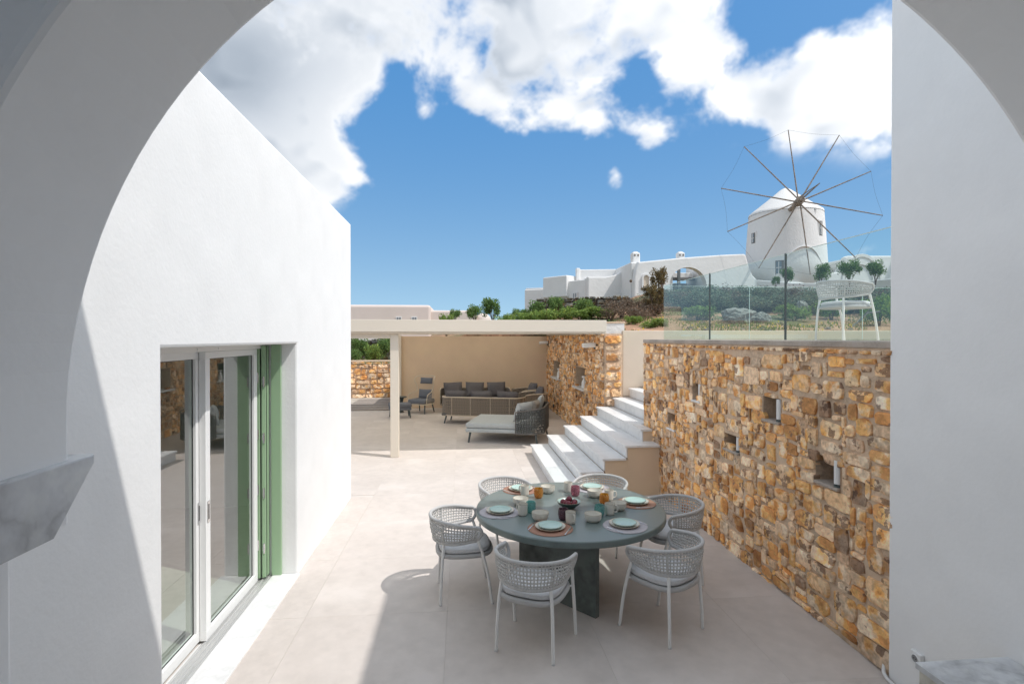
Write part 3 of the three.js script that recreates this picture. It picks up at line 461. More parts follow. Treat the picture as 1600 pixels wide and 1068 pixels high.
// ---------------------------------------------------------------- the arched loggia the view looks out of, and the tall house beside it
{
  const root = thing('arched_loggia', 'white plastered arch framing the view, with marble impost blocks', 'building'), Zf = 1.6, Zi = 1.15, cx = 0.5, cy = EYE - 0.246, r = 1.585;
  const hole = []; hole.push([cx - r - 0.15, -0.6], [cx - r - 0.15, 1.86], [cx - r, 1.862]); for (let i = 0; i <= 64; i++) { const a = Math.PI - (i / 64) * Math.PI; hole.push([cx + r * Math.cos(a), cy + r * Math.sin(a)]); } hole.push([cx + r, 1.862], [cx + r + 0.15, 1.86], [cx + r + 0.15, -0.6]);
  const g = extrude(rectPath(-3.2, 3.6, -1.2, 5.38), [hole], Zf - Zi, 0.018); mesh('arch_wall', uvBox(g.translate(0, 0, -Zf)), M.white, root);
  const side = (s) => { const xj = cx + s * r; // impost block with its slanted outer end
    const b = extrude([[1.0, 1.85], [1.508, 1.85], [1.665, 2.015], [1.665, 2.04], [1.0, 2.04]], [], 0.36, 0.006).applyMatrix4(new THREE.Matrix4().makeBasis(new THREE.Vector3(0, 0, -1), new THREE.Vector3(0, 1, 0), new THREE.Vector3(1, 0, 0)));
    mesh('marble_impost', uvBox(b.translate(s < 0 ? xj - 0.338 : xj - 0.022, 0, 0)), M.marbleGrey, root); };
  side(-1); side(1);
  mesh('ceiling', bx(-3.2, 3.6, 4.2, 4.45, -3, Zi, 0), M.white, root); mesh('open_back_wall', bx(-3.2, 3.6, -1.2, 3.4, -3.3, -3, 0), M.white, root);  // unseen back wall, left open above to let fill light onto the arch
  mesh('left_wall', bx(-3.5, -3.2, -1.2, 4.45, -3.3, Zf, 0), M.white, root); mesh('right_wall', bx(3.6, 3.9, -1.2, 4.45, -3.3, Zi, 0), M.white, root); mesh('floor', bx(-3.2, 3.6, 0.5, 0.7, -3, 1.0, 0), M.marble, root);
  const h = thing('tall_white_house', 'tall plain white house wall standing beside the stone wall', 'house');
  mesh('house_block', uvBox(new RoundedBoxGeometry(6, 5.88, 3.0, 3, 0.03).translate(2.97 + 3, 2.94 - 0.02, -(3.5 - 1.5))), M.white, h);
  const p = thing('marble_plinth', 'low marble block standing against the tall white wall', 'marble block'); mesh('block', bx(2.43, 2.962, 0, 0.606, 1.7, 2.645, 0.004), M.marbleWarm, p); mesh('top_slab', bx(2.42, 2.966, 0.607, 0.64, 1.7, 2.66, 0.004), M.marbleGrey, p);
  const s = thing('wall_socket', 'round white power socket low on the tall white wall', 'socket', [2.97, 0.29, -3.23], -Math.PI / 2);
  mesh('plate', new RoundedBoxGeometry(0.085, 0.085, 0.03, 3, 0.008).translate(0, 0, 0.016), M.whiteFrame, s); mesh('recess', lathe([[0, 0.0], [0.02, 0.0], [0.024, 0.004]], 28).rotateX(Math.PI / 2).translate(0, 0, 0.0315), std({ color: [0.3, 0.3, 0.3] }), s); mesh('bezel', new THREE.TorusGeometry(0.025, 0.0035, 8, 32).translate(0, 0, 0.032), M.whiteFrame, s);
  for (const x of [-0.009, 0.009]) mesh('contact_hole', new THREE.CylinderGeometry(0.003, 0.003, 0.003, 10).rotateX(Math.PI / 2).translate(x, 0, 0.034), M.black, s);
  const c = tube([[2.985, 0.07, -3.54], [2.95, 0.025, -3.5], [2.93, 0.013, -3.4], [2.945, 0.013, -3.2], [2.9, 0.013, -3.0], [2.94, 0.013, -2.7], [2.95, 0.013, -2.4]], 0.012, 60); tag(mesh('cable', c, M.whiteMetal, scene), 'white cable lying along the foot of the tall white wall', 'cable');
}

// ---------------------------------------------------------------- pergola
{
  const root = thing('pergola', 'cream pergola with wide front beam and square post over the lounge', 'pergola');
  mesh('front_beam', bx(-5.2, 2.93, 2.5, 2.74, 10.72, 10.9, 0.006), M.cream, root); mesh('beam_lip', bx(-5.2, 2.93, 2.468, 2.499, 10.76, 10.9, 0.003), M.cream, root);
  mesh('post', bx(-1.425, -1.26, 0, 2.467, 10.84, 11.0, 0.01), M.cream, root); mesh('post', bx(-5.2, -5.04, 0, 2.467, 10.84, 11.0, 0.01), M.cream, root);
  mesh('side_lintel', bx(-5.03, -1.426, 2.37, 2.465, 10.86, 10.98, 0.006), M.cream, root);
  for (const x of [-5.2, 2.75]) mesh('side_beam', bx(x, x + 0.16, 2.5, 2.74, 10.905, 18.6, 0.006), M.cream, root);
  mesh('sun_leak_strip', bx(2.912, 3.3, 2.455, 2.52, 11.65, 18.44, 0.004), M.cream, root);  // added strip, blocks sun leaking in over the stone wall
  mesh('rear_beam', bx(-5.02, 2.74, 2.5, 2.74, 18.44, 18.6, 0.006), M.cream, root);
  for (let k = 0; k < 40; k++) mesh('louvre', uvBox(new RoundedBoxGeometry(0.205, 0.022, 7.5, 2, 0.008).rotateZ(-0.54).translate(-4.9 + k * 0.194, 2.62, -14.67)), M.translucentSlat, root);
  mesh('rear_post', bx(-2.16, -2.04, 0, 2.47, 18.3, 18.42, 0.006), M.cream, root);
  const b = thing('lounge_back_wall', 'tan rendered wall closing the back of the pergola lounge', 'wall'); mesh('wall', bx(-2.3, 3.35, 0, 2.44, 18.45, 18.65, 0.008), std({ color: [0.78, 0.6, 0.43], map: rep(T.tanCol, 0.5), roughness: 0.9 }), b);
}

// ---------------------------------------------------------------- round dining table
const TC = [1.03, 5.1];
{
  const t = thing('dining_table', 'round grey-green stone table set for six on slab legs', 'table', [TC[0], 0, -TC[1]]);
  mesh('table_top', (() => { const g = lathe([[0, 0.688], [0.885, 0.688], [0.897, 0.694], [0.9, 0.702], [0.9, 0.738], [0.896, 0.747], [0.886, 0.75], [0, 0.75]], 96); const p = g.attributes.position, n = g.attributes.normal, uv = g.attributes.uv; for (let i = 0; i < p.count; i++) { if (Math.hypot(p.getX(i), p.getZ(i)) < 0.8995) uv.setXY(i, p.getX(i), p.getZ(i)); else uv.setXY(i, Math.atan2(p.getZ(i), p.getX(i)) * 0.9, p.getY(i)); } return g; })(), M.tableTop, t);
  // two upright slabs in a T; ends given on the floor as (X, Z)
  const slab = (a, b, th) => { const dx = b[0] - a[0], dz = b[1] - a[1], L = Math.hypot(dx, dz), g = uvBox(new RoundedBoxGeometry(L, 0.686, th, 2, 0.006)); g.rotateY(Math.atan2(dz, dx)); g.translate((a[0] + b[0]) / 2 - TC[0], 0.3435, -((a[1] + b[1]) / 2 - TC[1])); return g; };
  mesh('slab_leg', slab([1.145, 4.465], [0.565, 5.16], 0.055), M.tableBase, t);
  mesh('slab_leg', slab([0.9, 4.85], [1.33, 5.21], 0.055), M.tableBase, t);
}

// ---------------------------------------------------------------- rope dining chairs (front is +z of the chair)
const chairSpec = [
  ['white rope armchair at the table nearest the glass door', 0.022, 5.045, 1, 0.07],
  ['white rope armchair with its back nearest to the camera', 0.567, 4.16, 0.47, 0.88],
  ['white rope armchair at the near edge of the table on the stone wall side', 1.644, 4.293, -0.556, 0.83],
  ['white rope armchair between the table and the stone wall, behind another', 2.06, 5.18, -1, -0.05],
  ['white rope armchair beyond the table in front of the tan stair side', 1.56, 6.0, -0.55, -0.85],
  ['white rope armchair at the far side of the table on the sunlit open floor', 0.5, 5.99, 0.5, -0.85],
];
function makeChair(label) {
  const t = thing('dining_chair', label, 'chair', [0, 0, 0], 0, 'rope armchairs round the dining table');
  const R = 0.288, st = 0.13, arcL = Math.PI * R / 2, L = arcL + st;
  const plan = (s, k) => { const a = Math.abs(s) * L, sg = Math.sign(s) || 1; let x, z; if (a < arcL) { const th = a / R; x = Math.sin(th) * R; z = -0.02 - Math.cos(th) * R; } else { x = R; z = -0.02 + (a - arcL); } return [x * k * sg, (z + 0.02) * (z < -0.02 ? k : 1) - 0.02]; };
  const top = (s) => { const [x, z] = plan(s, 1.04); return new THREE.Vector3(x, 0.742 - 0.05 * Math.pow(Math.abs(s), 2.2), z); };
  const low = (s) => { const [x, z] = plan(s * 0.97, 0.93); return new THREE.Vector3(x, 0.535 + 0.045 * Math.pow(Math.abs(s), 3), z); };
  const rim = []; for (let i = -12; i <= 12; i++) rim.push(top(i / 12)); const e1 = top(1).lerp(low(1), 0.5); e1.z += 0.03; rim.push(e1); for (let i = 12; i >= -12; i--) rim.push(low(i / 12)); const e2 = top(-1).lerp(low(-1), 0.5); e2.z += 0.03; rim.push(e2);
  mesh('back_rim', tube(rim, 0.0155, 150, 10, true), M.ropeWhite, t);
  const net = [], pt = (s, q, o = 0) => { const p = top(s).lerp(low(s), q), c = new THREE.Vector3(p.x, 0, p.z + 0.02).normalize(); return p.addScaledVector(c, 0.012 * Math.sin(Math.PI * q) + o); };
  const NV = 44, NH = 7;
  for (let i = 1; i < NV; i++) { const s = -0.985 + (1.97 * i) / NV, pts = []; for (let k = 0; k <= 8; k++) pts.push(pt(s, k / 8, 0.0035 * ((k + i) % 2 ? 1 : -1))); net.push(tube(pts, 0.0056, 8, 5)); }
  for (let j = 1; j < NH; j++) { const pts = []; for (let i = 0; i <= 60; i++) pts.push(pt(-0.985 + (1.97 * i) / 60, j / NH)); net.push(tube(pts, 0.0072, 90, 5)); }
  for (const s of [-0.44, 0.44]) { const pts = []; for (let k = 0; k <= 6; k++) pts.push(pt(s, k / 6)); net.push(tube(pts, 0.0105, 8, 7)); }
  mesh('woven_back', merge(net), M.cord, t);
  const ring = []; for (let i = 0; i < 24; i++) { const a = (i / 24) * 2 * Math.PI, c = Math.cos(a), s = Math.sin(a), r = 0.245 * Math.pow(Math.pow(Math.abs(c), 3) + Math.pow(Math.abs(s), 3), -1 / 3); ring.push(new THREE.Vector3(r * s * 0.97, 0.425, r * c - 0.005)); }
  mesh('seat_ring', tube(ring, 0.021, 80, 10, true), M.ropeWhite, t);
  const sg = new THREE.ExtrudeGeometry(new THREE.Shape(ring.map((p) => new THREE.Vector2(p.x, p.z))), { depth: 0.012, bevelEnabled: false }).rotateX(Math.PI / 2).translate(0, 0.435, 0); mesh('seat_weave', uvBox(sg), M.cord, t);
  const cu = new THREE.SphereGeometry(1, 40, 16), p = cu.attributes.position; for (let i = 0; i < p.count; i++) { const x = p.getX(i), y = p.getY(i), z = p.getZ(i), r = Math.max(1e-6, Math.hypot(x, z)), a = Math.max(0.3, Math.pow(Math.abs(x / r), 3.2) + Math.pow(Math.abs(z / r), 3.2)), k = Math.pow(a, -1 / 3.2), f = Math.pow(r, 0.35); p.setXYZ(i, x / r * f * k * 0.236, 0.468 + 0.032 * Math.sign(y) * Math.pow(Math.abs(y), 0.55), z / r * f * k * 0.236 - 0.005); } cu.computeVertexNormals();
  mesh('seat_cushion', cu, M.cushion, t);
  for (const x of [-1, 1]) {
    const lg = [tube([[x * 0.228, 0.002, -0.232], [x * 0.222, 0.2, -0.225], [x * 0.212, 0.4, -0.212], [x * 0.196, 0.54, -0.2]], 0.0138, 12, 10), tube([[x * 0.265, 0.002, 0.228], [x * 0.263, 0.25, 0.19], [x * 0.264, 0.42, 0.15], [x * 0.27, 0.575, 0.1]], 0.0138, 12, 10)];
    lg.forEach((g, i) => { const l = mesh('leg', g, M.whiteMetal, t); mesh('foot_cap', new THREE.CylinderGeometry(0.0132, 0.0135, 0.012, 12).translate(i ? x * 0.265 : x * 0.228, 0.006, i ? 0.228 : -0.232), std({ color: [0.35, 0.35, 0.37] }), l); });
    mesh('seat_bracket', merge([bar([x * 0.213, 0.42, -0.212], [x * 0.17, 0.422, -0.17], 0.008), bar([x * 0.264, 0.425, 0.15], [x * 0.225, 0.425, 0.12], 0.008)]), M.whiteMetal, t);
  }
  return t;
}
const chair0 = makeChair(chairSpec[0][0]);
chairSpec.forEach(([label, x, Z, fx, fZ], i) => { const turn = Math.atan2(fx, -fZ), o = i ? copy(chair0, label, [x, 0, -Z], turn) : chair0; o.position.set(x, 0, -Z); o.rotation.set(0, turn, 0); });
{ const c = copy(chair0, 'white rope armchair standing alone on the upper terrace behind the glass', [4.84, 2.342, -6.4], Math.atan2(0.99, -0.08)); delete c.userData.group; }

// ---------------------------------------------------------------- what lies on the table; places as offsets from its centre (X, Z)
{
  const y = 0.7505, P = (o, h = 0) => [TC[0] + o[0], y + h, -(TC[1] + o[1])], seats = ['at the near place', 'at the near place towards the stone wall', 'at the place by the glass door', 'at the far place on the open side', 'at the far place by the stairs', 'at the place facing the stone wall'];
  const spots = [[-0.282, -0.572], [0.376, -0.566], [-0.683, -0.103], [-0.407, 0.617], [0.375, 0.597], [0.678, 0.053]];
  const proto = {};
  const put = (key, make, label, pos, turn, group) => { if (!proto[key]) { const o = make(); proto[key] = o; o.position.set(...pos); o.rotation.y = turn; return o; } return copy(proto[key], label, pos, turn, group); };
  const plateGeo = (r, h) => lathe([[0, 0.004], [r * 0.72, 0.004], [r * 0.8, 0.006], [r * 0.98, h], [r, h + 0.002], [r, h - 0.003], [r * 0.78, 0.0], [0, 0.0]], 56);
  spots.forEach((o, i) => {
    const dark = [1, 0, 0, 1, 0, 1][i] ? 'terracotta' : 'lilac', w = seats[i], len = Math.hypot(...o), d = [o[0] / len, o[1] / len], turn = Math.atan2(d[0], -d[1]);
    const m = put('mat' + dark, () => { const t = thing('placemat', 'round ' + dark + ' placemat ' + w, 'placemat', [0, 0, 0], 0, 'round placemats'); mesh('mat', lathe([[0, 0], [0.193, 0], [0.195, 0.0015], [0.193, 0.003], [0, 0.003]], 64).scale(1, 1, 0.98), M[dark], t); mesh('stitched_edge', new THREE.TorusGeometry(0.188, 0.0012, 6, 64).rotateX(Math.PI / 2).translate(0, 0.0032, 0), std({ color: dark === 'lilac' ? [0.36, 0.34, 0.36] : [0.25, 0.13, 0.09] }), t); return t; }, 'round ' + dark + ' placemat ' + w, P(o), turn);
    const po = [o[0] - d[0] * 0.006, o[1] - d[1] * 0.006 + 0.008];
    put('dinner', () => { const t = thing('dinner_plate', 'larger sand-rimmed plate ' + w, 'plate', [0, 0, 0], 0, 'sand dinner plates'); mesh('plate_body', plateGeo(0.13, 0.02), M.sand, t); mesh('glazed_well', lathe([[0, 0.0046], [0.094, 0.0046], [0.121, 0.0168], [0.0, 0.0166]].slice(0, 3), 48), M.glaze, t); return t; }, 'larger sand-rimmed plate ' + w, P(po, 0.0035), turn);
    put('side', () => { const t = thing('side_plate', 'smaller mint green plate stacked ' + w, 'plate', [0, 0, 0], 0, 'mint side plates'); mesh('plate_body', plateGeo(0.105, 0.018), M.mint, t); mesh('rim_line', new THREE.TorusGeometry(0.1045, 0.0014, 6, 64).rotateX(Math.PI / 2).translate(0, 0.0195, 0), M.glazeRim, t); return t; }, 'smaller mint green plate stacked ' + w, P(po, 0.0135), turn);
    const right = [d[1], -d[0]], off = (a, b) => [o[0] + right[0] * a + d[0] * b, o[1] + right[1] * a + d[1] * b];
    put('fork', () => { const t = thing('fork', 'steel fork ' + w, 'fork', [0, 0, 0], 0, 'steel forks'); mesh('handle', merge([new RoundedBoxGeometry(0.009, 0.003, 0.12, 2, 0.0012).translate(0, 0.003, 0.04)]), M.steel, t); mesh('tines', merge([new RoundedBoxGeometry(0.02, 0.003, 0.022, 2, 0.0012).translate(0, 0.003, -0.03), ...[-0.0075, -0.0025, 0.0025, 0.0075].map((x) => new RoundedBoxGeometry(0.0028, 0.0025, 0.04, 1, 0.001).translate(x, 0.004, -0.058))]), M.steel, t); return t; }, 'steel fork ' + w, P(off(0.16, 0.01), 0.0035), turn);
    put('knife', () => { const t = thing('knife', 'steel knife ' + w, 'knife', [0, 0, 0], 0, 'steel knives'); mesh('handle', new RoundedBoxGeometry(0.011, 0.004, 0.09, 2, 0.0018).translate(0, 0.003, 0.055), M.steel, t); mesh('blade', extrude([[-0.006, 0], [0.008, 0], [0.009, 0.08], [0.004, 0.105], [-0.006, 0.11]], [], 0.0022, 0.0005).rotateX(-Math.PI / 2).translate(0, 0.0025, 0.011), M.steel, t); return t; }, 'steel knife ' + w, P(off(-0.16, 0.01), 0.0035), turn);
  });
  const bowlsAt = [[-0.334, -0.343], [0.127, -0.422], [-0.463, 0.103], [-0.133, 0.489], [0.324, 0.301], [0.446, -0.128]], mugsAt = [[-0.081, -0.455, 0.3], [0.325, -0.255, 1.2], [-0.477, -0.2, -2.4], [-0.386, 0.415, -2.4], [0.086, 0.494, -2.8], [0.438, 0.174, 1.5]];
  bowlsAt.forEach((o, i) => put('bowl', () => { const t = thing('cereal_bowl', 'cream bowl with brown rim ' + seats[i], 'bowl', [0, 0, 0], 0, 'cream bowls'); t.scale.setScalar(1.1); mesh('bowl_body', lathe([[0, 0.004], [0.03, 0.0], [0.045, 0.0], [0.06, 0.014], [0.068, 0.03], [0.07, 0.062], [0.0685, 0.064], [0.0655, 0.062], [0.063, 0.03], [0.045, 0.012], [0, 0.01]], 48), M.glaze, t); mesh('rim', new THREE.TorusGeometry(0.068, 0.0022, 8, 48).rotateX(Math.PI / 2).translate(0, 0.063, 0), M.glazeRim, t); return t; }, 'cream bowl with brown rim ' + seats[i], P(o), i));
  mugsAt.forEach((o, i) => put('mug', () => { const t = thing('mug', 'cream handled mug ' + seats[i], 'mug', [0, 0, 0], 0, 'cream mugs'); t.scale.setScalar(1.1); mesh('mug_body', lathe([[0, 0.004], [0.03, 0], [0.036, 0.004], [0.04, 0.02], [0.041, 0.092], [0.0395, 0.094], [0.0375, 0.092], [0.036, 0.02], [0.03, 0.01], [0, 0.009]], 40), M.glaze, t); mesh('handle', tube([[0, 0.076, 0.038], [0, 0.078, 0.058], [0, 0.055, 0.068], [0, 0.03, 0.06], [0, 0.022, 0.037]], 0.0052, 24, 8), M.glaze, t); mesh('rim', new THREE.TorusGeometry(0.0393, 0.0018, 8, 40).rotateX(Math.PI / 2).translate(0, 0.093, 0), M.glazeRim, t); return t; }, 'cream handled mug ' + seats[i], P(o), o[2]));
  [['purple', 'dark purple tumbler by the near mug', -0.128, -0.362], ['teal', 'teal tumbler near the glass door side of the table', -0.392, -0.13], ['amber', 'amber tumbler at the far place on the open side', -0.257, 0.308], ['pink', 'pink tumbler behind the fruit bowl', 0.132, 0.352], ['amber', 'amber tumbler beside the bowl on the stone wall side', 0.355, 0.048], ['teal', 'pale teal tumbler behind the bowl on the stone wall side', 0.222, -0.284]].forEach(([c, label, x, Z]) => {
    const t = thing('tumbler', label, 'glass', P([x, Z])); t.scale.setScalar(1.12); mesh('glass_body', lathe([[0, 0.006], [0.03, 0.004], [0.034, 0.008], [0.041, 0.045], [0.038, 0.088], [0.0368, 0.0885], [0.0356, 0.087], [0.0385, 0.045], [0.032, 0.013], [0, 0.012]], 40), M[c], t); mesh('rim', new THREE.TorusGeometry(0.0373, 0.0013, 6, 40).rotateX(Math.PI / 2).translate(0, 0.0885, 0), M[c], t);
    const dots = []; for (let j = 0; j < 8; j++) for (let i = 0; i < 20; i++) { const a = ((i + 0.5 * (j % 2)) / 20) * 2 * Math.PI, h = 0.014 + j * 0.009, r = h < 0.045 ? lerp(0.0345, 0.041, (h - 0.008) / 0.037) : lerp(0.041, 0.038, (h - 0.045) / 0.043); dots.push(new THREE.OctahedronGeometry(0.0034, 0).translate(r * Math.cos(a), h, r * Math.sin(a))); }
    mesh('raised_dots', merge(dots), M[c], t);
  });
  const f = thing('fruit_bowl', 'dark green bowl in the middle of the table holding plums', 'bowl', P([-0.015, -0.044])); mesh('bowl_body', lathe([[0, 0.004], [0.035, 0.0], [0.05, 0.004], [0.1, 0.045], [0.116, 0.068], [0.117, 0.071], [0.114, 0.07], [0.1135, 0.0695]], 56), M.dkGreenGlaze, f); mesh('bowl_inside', lathe([[0.1133, 0.0695], [0.097, 0.047], [0.05, 0.012], [0, 0.009]], 56), M.mint, f); mesh('rim', new THREE.TorusGeometry(0.1155, 0.0018, 8, 56).rotateX(Math.PI / 2).translate(0, 0.071, 0), M.glazeRim, f);
  const R = rng(91), names = ['front', 'leftmost', 'rear', 'topmost', 'rightmost', 'middle', 'rear right'];
  [[0.0, -0.045], [-0.052, -0.012], [-0.012, 0.05], [0.002, 0.004], [0.055, 0.0], [-0.03, 0.02], [0.042, 0.042]].forEach(([x, z], i) => { const h = i === 3 ? 0.088 : 0.058, p = thing('plum', 'dark red plum lying ' + names[i] + ' in the green fruit bowl', 'plum', P([-0.015 + x, -0.044 - z], h), R() * 6, 'plums in the bowl'); const g = new THREE.SphereGeometry(0.03, 20, 14), q = g.attributes.position; for (let k = 0; k < q.count; k++) { const a = Math.atan2(q.getZ(k), q.getX(k)); const c = 1 - 0.07 * Math.exp(-(a * a) * 8); q.setXYZ(k, q.getX(k) * c, q.getY(k) * 0.95, q.getZ(k) * c); } g.computeVertexNormals(); mesh('flesh', g, M.plum, p); mesh('stalk', bar([0, 0.026, 0], [0.004, 0.038, 0.002], 0.0012), M.twig, p); });
}

// ---------------------------------------------------------------- lounge furniture under the pergola
// a woven panel along a curve: short strips, alternately upright and flat, between two rails
function weave(curve, y0, y1, cell, th) {
  const n = Math.round(curve.getLength() / cell), m = Math.max(1, Math.round((y1 - y0) / cell)), l = [];
  for (let i = 0; i < n; i++) { const p = curve.getPointAt((i + 0.5) / n), t = curve.getTangentAt((i + 0.5) / n), a = Math.atan2(-t.z, t.x); for (let j = 0; j < m; j++) { const up = (i + j) % 2, y = y0 + ((j + 0.5) / m) * (y1 - y0); for (const o of [-0.26, 0.26]) l.push(new THREE.BoxGeometry(up ? cell * 0.3 : cell * 1.25, up ? cell * 1.25 : cell * 0.3, th).translate(up ? o * cell : 0, up ? 0 : o * cell, up ? th : 0).rotateY(a).translate(p.x, y, p.z)); } }
  return merge(l);
}
const uCurve = (w, d, r) => { const pts = []; const z0 = d; pts.push(new THREE.Vector3(-w / 2, 0, z0)); pts.push(new THREE.Vector3(-w / 2, 0, r)); for (let i = 1; i < 6; i++) { const a = (i / 6) * Math.PI / 2; pts.push(new THREE.Vector3(-w / 2 + r - r * Math.cos(a), 0, r - r * Math.sin(a))); } for (let i = 1; i <= 5; i++) pts.push(new THREE.Vector3(lerp(-w / 2 + r, w / 2 - r, i / 6), 0, 0)); for (let i = 5; i > 0; i--) { const a = (i / 6) * Math.PI / 2; pts.push(new THREE.Vector3(w / 2 - r + r * Math.cos(a), 0, r - r * Math.sin(a))); } pts.push(new THREE.Vector3(w / 2, 0, r)); pts.push(new THREE.Vector3(w / 2, 0, z0)); return new THREE.CatmullRomCurve3(pts, false, 'centripetal'); };
const lift = (c, f) => { const o = []; for (let i = 0; i <= 48; i++) { const p = c.getPointAt(i / 48); o.push(new THREE.Vector3(p.x, f(i / 48), p.z)); } return o; };
function legs(t, spots, h, mat, lean = 0.06, r = 0.024) { for (const [x, z] of spots) mesh('leg', bar([x * (1 + lean), 0, z + Math.sign(z) * lean * 0.5], [x, h, z], r * 0.75, r, 10), mat, t); }
function makeSofa(label, pos, turn, w, n, seatMat = M.charcoal) {      // faces +z; its back runs along z = -0.4
  const t = thing(n > 1 ? 'sofa' : 'lounge_armchair', label, n > 1 ? 'sofa' : 'armchair', pos, turn), g = (x) => x.translate(0, 0, -0.42), c = uCurve(w, 0.74, 0.3);
  mesh('woven_shell', g(weave(c, 0.25, 0.72, 0.075, 0.012)), M.wovenTaupe, t);
  mesh('shell_lining', (() => { const ps = c.getPoints(60), v = [], ix = []; ps.forEach((p) => v.push(p.x * 0.985, 0.25, p.z + 0.018, p.x * 0.985, 0.715, p.z + 0.018)); for (let i = 0; i < 60; i++) { if (Math.floor(i / 60 * 17) % 6 === 5 && n > 1) continue; const a = i * 2; ix.push(a, a + 1, a + 2, a + 1, a + 3, a + 2); } const b = new THREE.BufferGeometry(); b.setAttribute('position', new THREE.Float32BufferAttribute(v, 3)); b.setIndex(ix); b.computeVertexNormals(); return g(b); })(), M.wovenBack, t);
  const h = (u) => 0.74 - 0.05 * Math.pow(Math.abs(u * 2 - 1), 5);
  mesh('top_rail', g(tube(lift(c, h), 0.017, 80, 8)), M.railSand, t); mesh('bottom_rail', g(tube(lift(c, () => 0.235), 0.014, 80, 8)), M.railSand, t);
  for (const u of n > 1 ? [0, 0.13, 0.27, 0.42, 0.58, 0.73, 0.87, 1] : [0, 0.3, 0.7, 1]) { const p = c.getPointAt(u); mesh('upright_bar', g(bar([p.x, 0.235, p.z], [p.x, h(u), p.z], 0.008)), M.railSand, t); }
  mesh('base_frame', uvBox(new RoundedBoxGeometry(w - 0.08, 0.07, 0.76, 2, 0.02).translate(0, 0.26, -0.02)), M.railGrey, t);
  const cw = (w - 0.16) / n;
  for (let i = 0; i < n; i++) { const x = -w / 2 + 0.08 + cw * (i + 0.5); mesh('seat_cushion', uvBox(new RoundedBoxGeometry(cw - 0.015, 0.15, 0.7, 4, 0.05).translate(x, 0.375, 0.02)), seatMat, t); const b = mesh('back_cushion', pillow(Math.min(0.62, cw * 0.88), 0.5, 0.2), seatMat, t); b.position.set(x + 0.02 * (i - 1), 0.68, -0.22); b.rotation.set(-0.26, 0.05 * (i - 1), 0.03 * (i % 2 ? -1 : 1)); }
  legs(t, [[-w / 2 + 0.16, -0.3], [w / 2 - 0.16, -0.3], [-w / 2 + 0.16, 0.3], [w / 2 - 0.16, 0.3]], 0.235, M.darkMetal); if (n > 1) mesh('centre_leg', bar([0, 0, -0.1], [0, 0.23, -0.1], 0.02), M.darkMetal, t); return t;
}
makeSofa('long taupe woven sofa seen from behind with charcoal cushions', [0.6, 0, -15.15], Math.PI - 0.26, 2.3, 3);
makeSofa('long taupe sofa facing the patio against the tan wall', [0.42, 0, -17.55], 0.02, 2.25, 3);
makeSofa('taupe woven armchair beside the daybed, nearer of two at the stone wall', [2.1, 0, -16.0], -1.45, 0.86, 1);
makeSofa('taupe woven armchair in the corner, farther of two at the stone wall', [2.06, 0, -17.25], -1.3, 0.86, 1);
{
  const t = thing('daybed', 'pale blue-grey daybed with dark woven curved backrest', 'daybed', [1.08, 0, -12.72], -0.26), L = 1.7, D = 1.5;
  mesh('base_frame', uvBox(new RoundedBoxGeometry(L - 0.16, 0.09, D - 0.02, 3, 0.03).translate(-0.08, 0.285, 0)), M.ice, t);
  mesh('mattress', uvBox(new RoundedBoxGeometry(L - 0.16, 0.12, D - 0.02, 5, 0.045).translate(-0.08, 0.395, 0)), M.ice, t);
  const c = uCurve(D + 0.06, 0.62, 0.36), turn = (g) => g.rotateY(-Math.PI / 2).translate(L / 2 + 0.08, 0, 0);
  mesh('woven_shell', turn(weave(c, 0.26, 0.78, 0.062, 0.012)), M.wovenDark, t);
  const h = (u) => 0.82 - 0.1 * Math.pow(Math.abs(u * 2 - 1), 2.5);
  mesh('top_rail', turn(tube(lift(c, h), 0.018, 80, 8)), M.railGrey, t); mesh('bottom_rail', turn(tube(lift(c, () => 0.245), 0.016, 80, 8)), M.railGrey, t); for (const u of [0, 0.33, 0.5, 0.67, 1]) { const p = c.getPointAt(u); mesh('upright_bar', turn(bar([p.x, 0.245, p.z], [p.x, h(u), p.z], 0.01)), M.railGrey, t); }
  legs(t, [[-L / 2 + 0.1, D / 2 - 0.09], [L / 2 - 0.1, D / 2 - 0.06], [-L / 2 + 0.1, -D / 2 + 0.09], [L / 2 - 0.02, -D / 2 + 0.1]], 0.24, M.darkMetal, 0.05, 0.026);
  [['large pale blue cushion at the near end of the daybed back', 1.38, 12.1, 0.72, -0.75, 0.62, M.ice], ['large pale blue cushion at the far end of the daybed back', 1.88, 12.95, 0.78, -0.2, 0.6, M.ice], ['pale blue square cushion lying in the middle of the daybed back', 1.58, 12.7, 0.7, -0.25, 0.46, M.ice], ['greige bolster cushion leaning on the daybed back', 1.68, 12.4, 0.78, -0.4, 0.44, M.greige]].forEach(([l, X, Z, y, a, w, m]) => { const p = thing('scatter_cushion', l, 'cushion', [X, y, -Z]); const k = mesh('cover', pillow(w, w * 0.72, 0.17), m, p); k.rotation.set(-0.3, 0, 0); mesh('piping', (() => { const r = []; for (let i = 0; i < 40; i++) { const q = (i / 40) * 2 * Math.PI, cc = Math.cos(q), ss = Math.sin(q), e = Math.pow(Math.pow(Math.abs(cc), 8) + Math.pow(Math.abs(ss), 8), -1 / 8); r.push(new THREE.Vector3(cc * e * w * 0.48, ss * e * w * 0.345, 0)); } return tube(r, 0.004, 80, 5, true).rotateX(-0.3); })(), m, p); p.rotation.y = -Math.PI / 2 + a; });
}
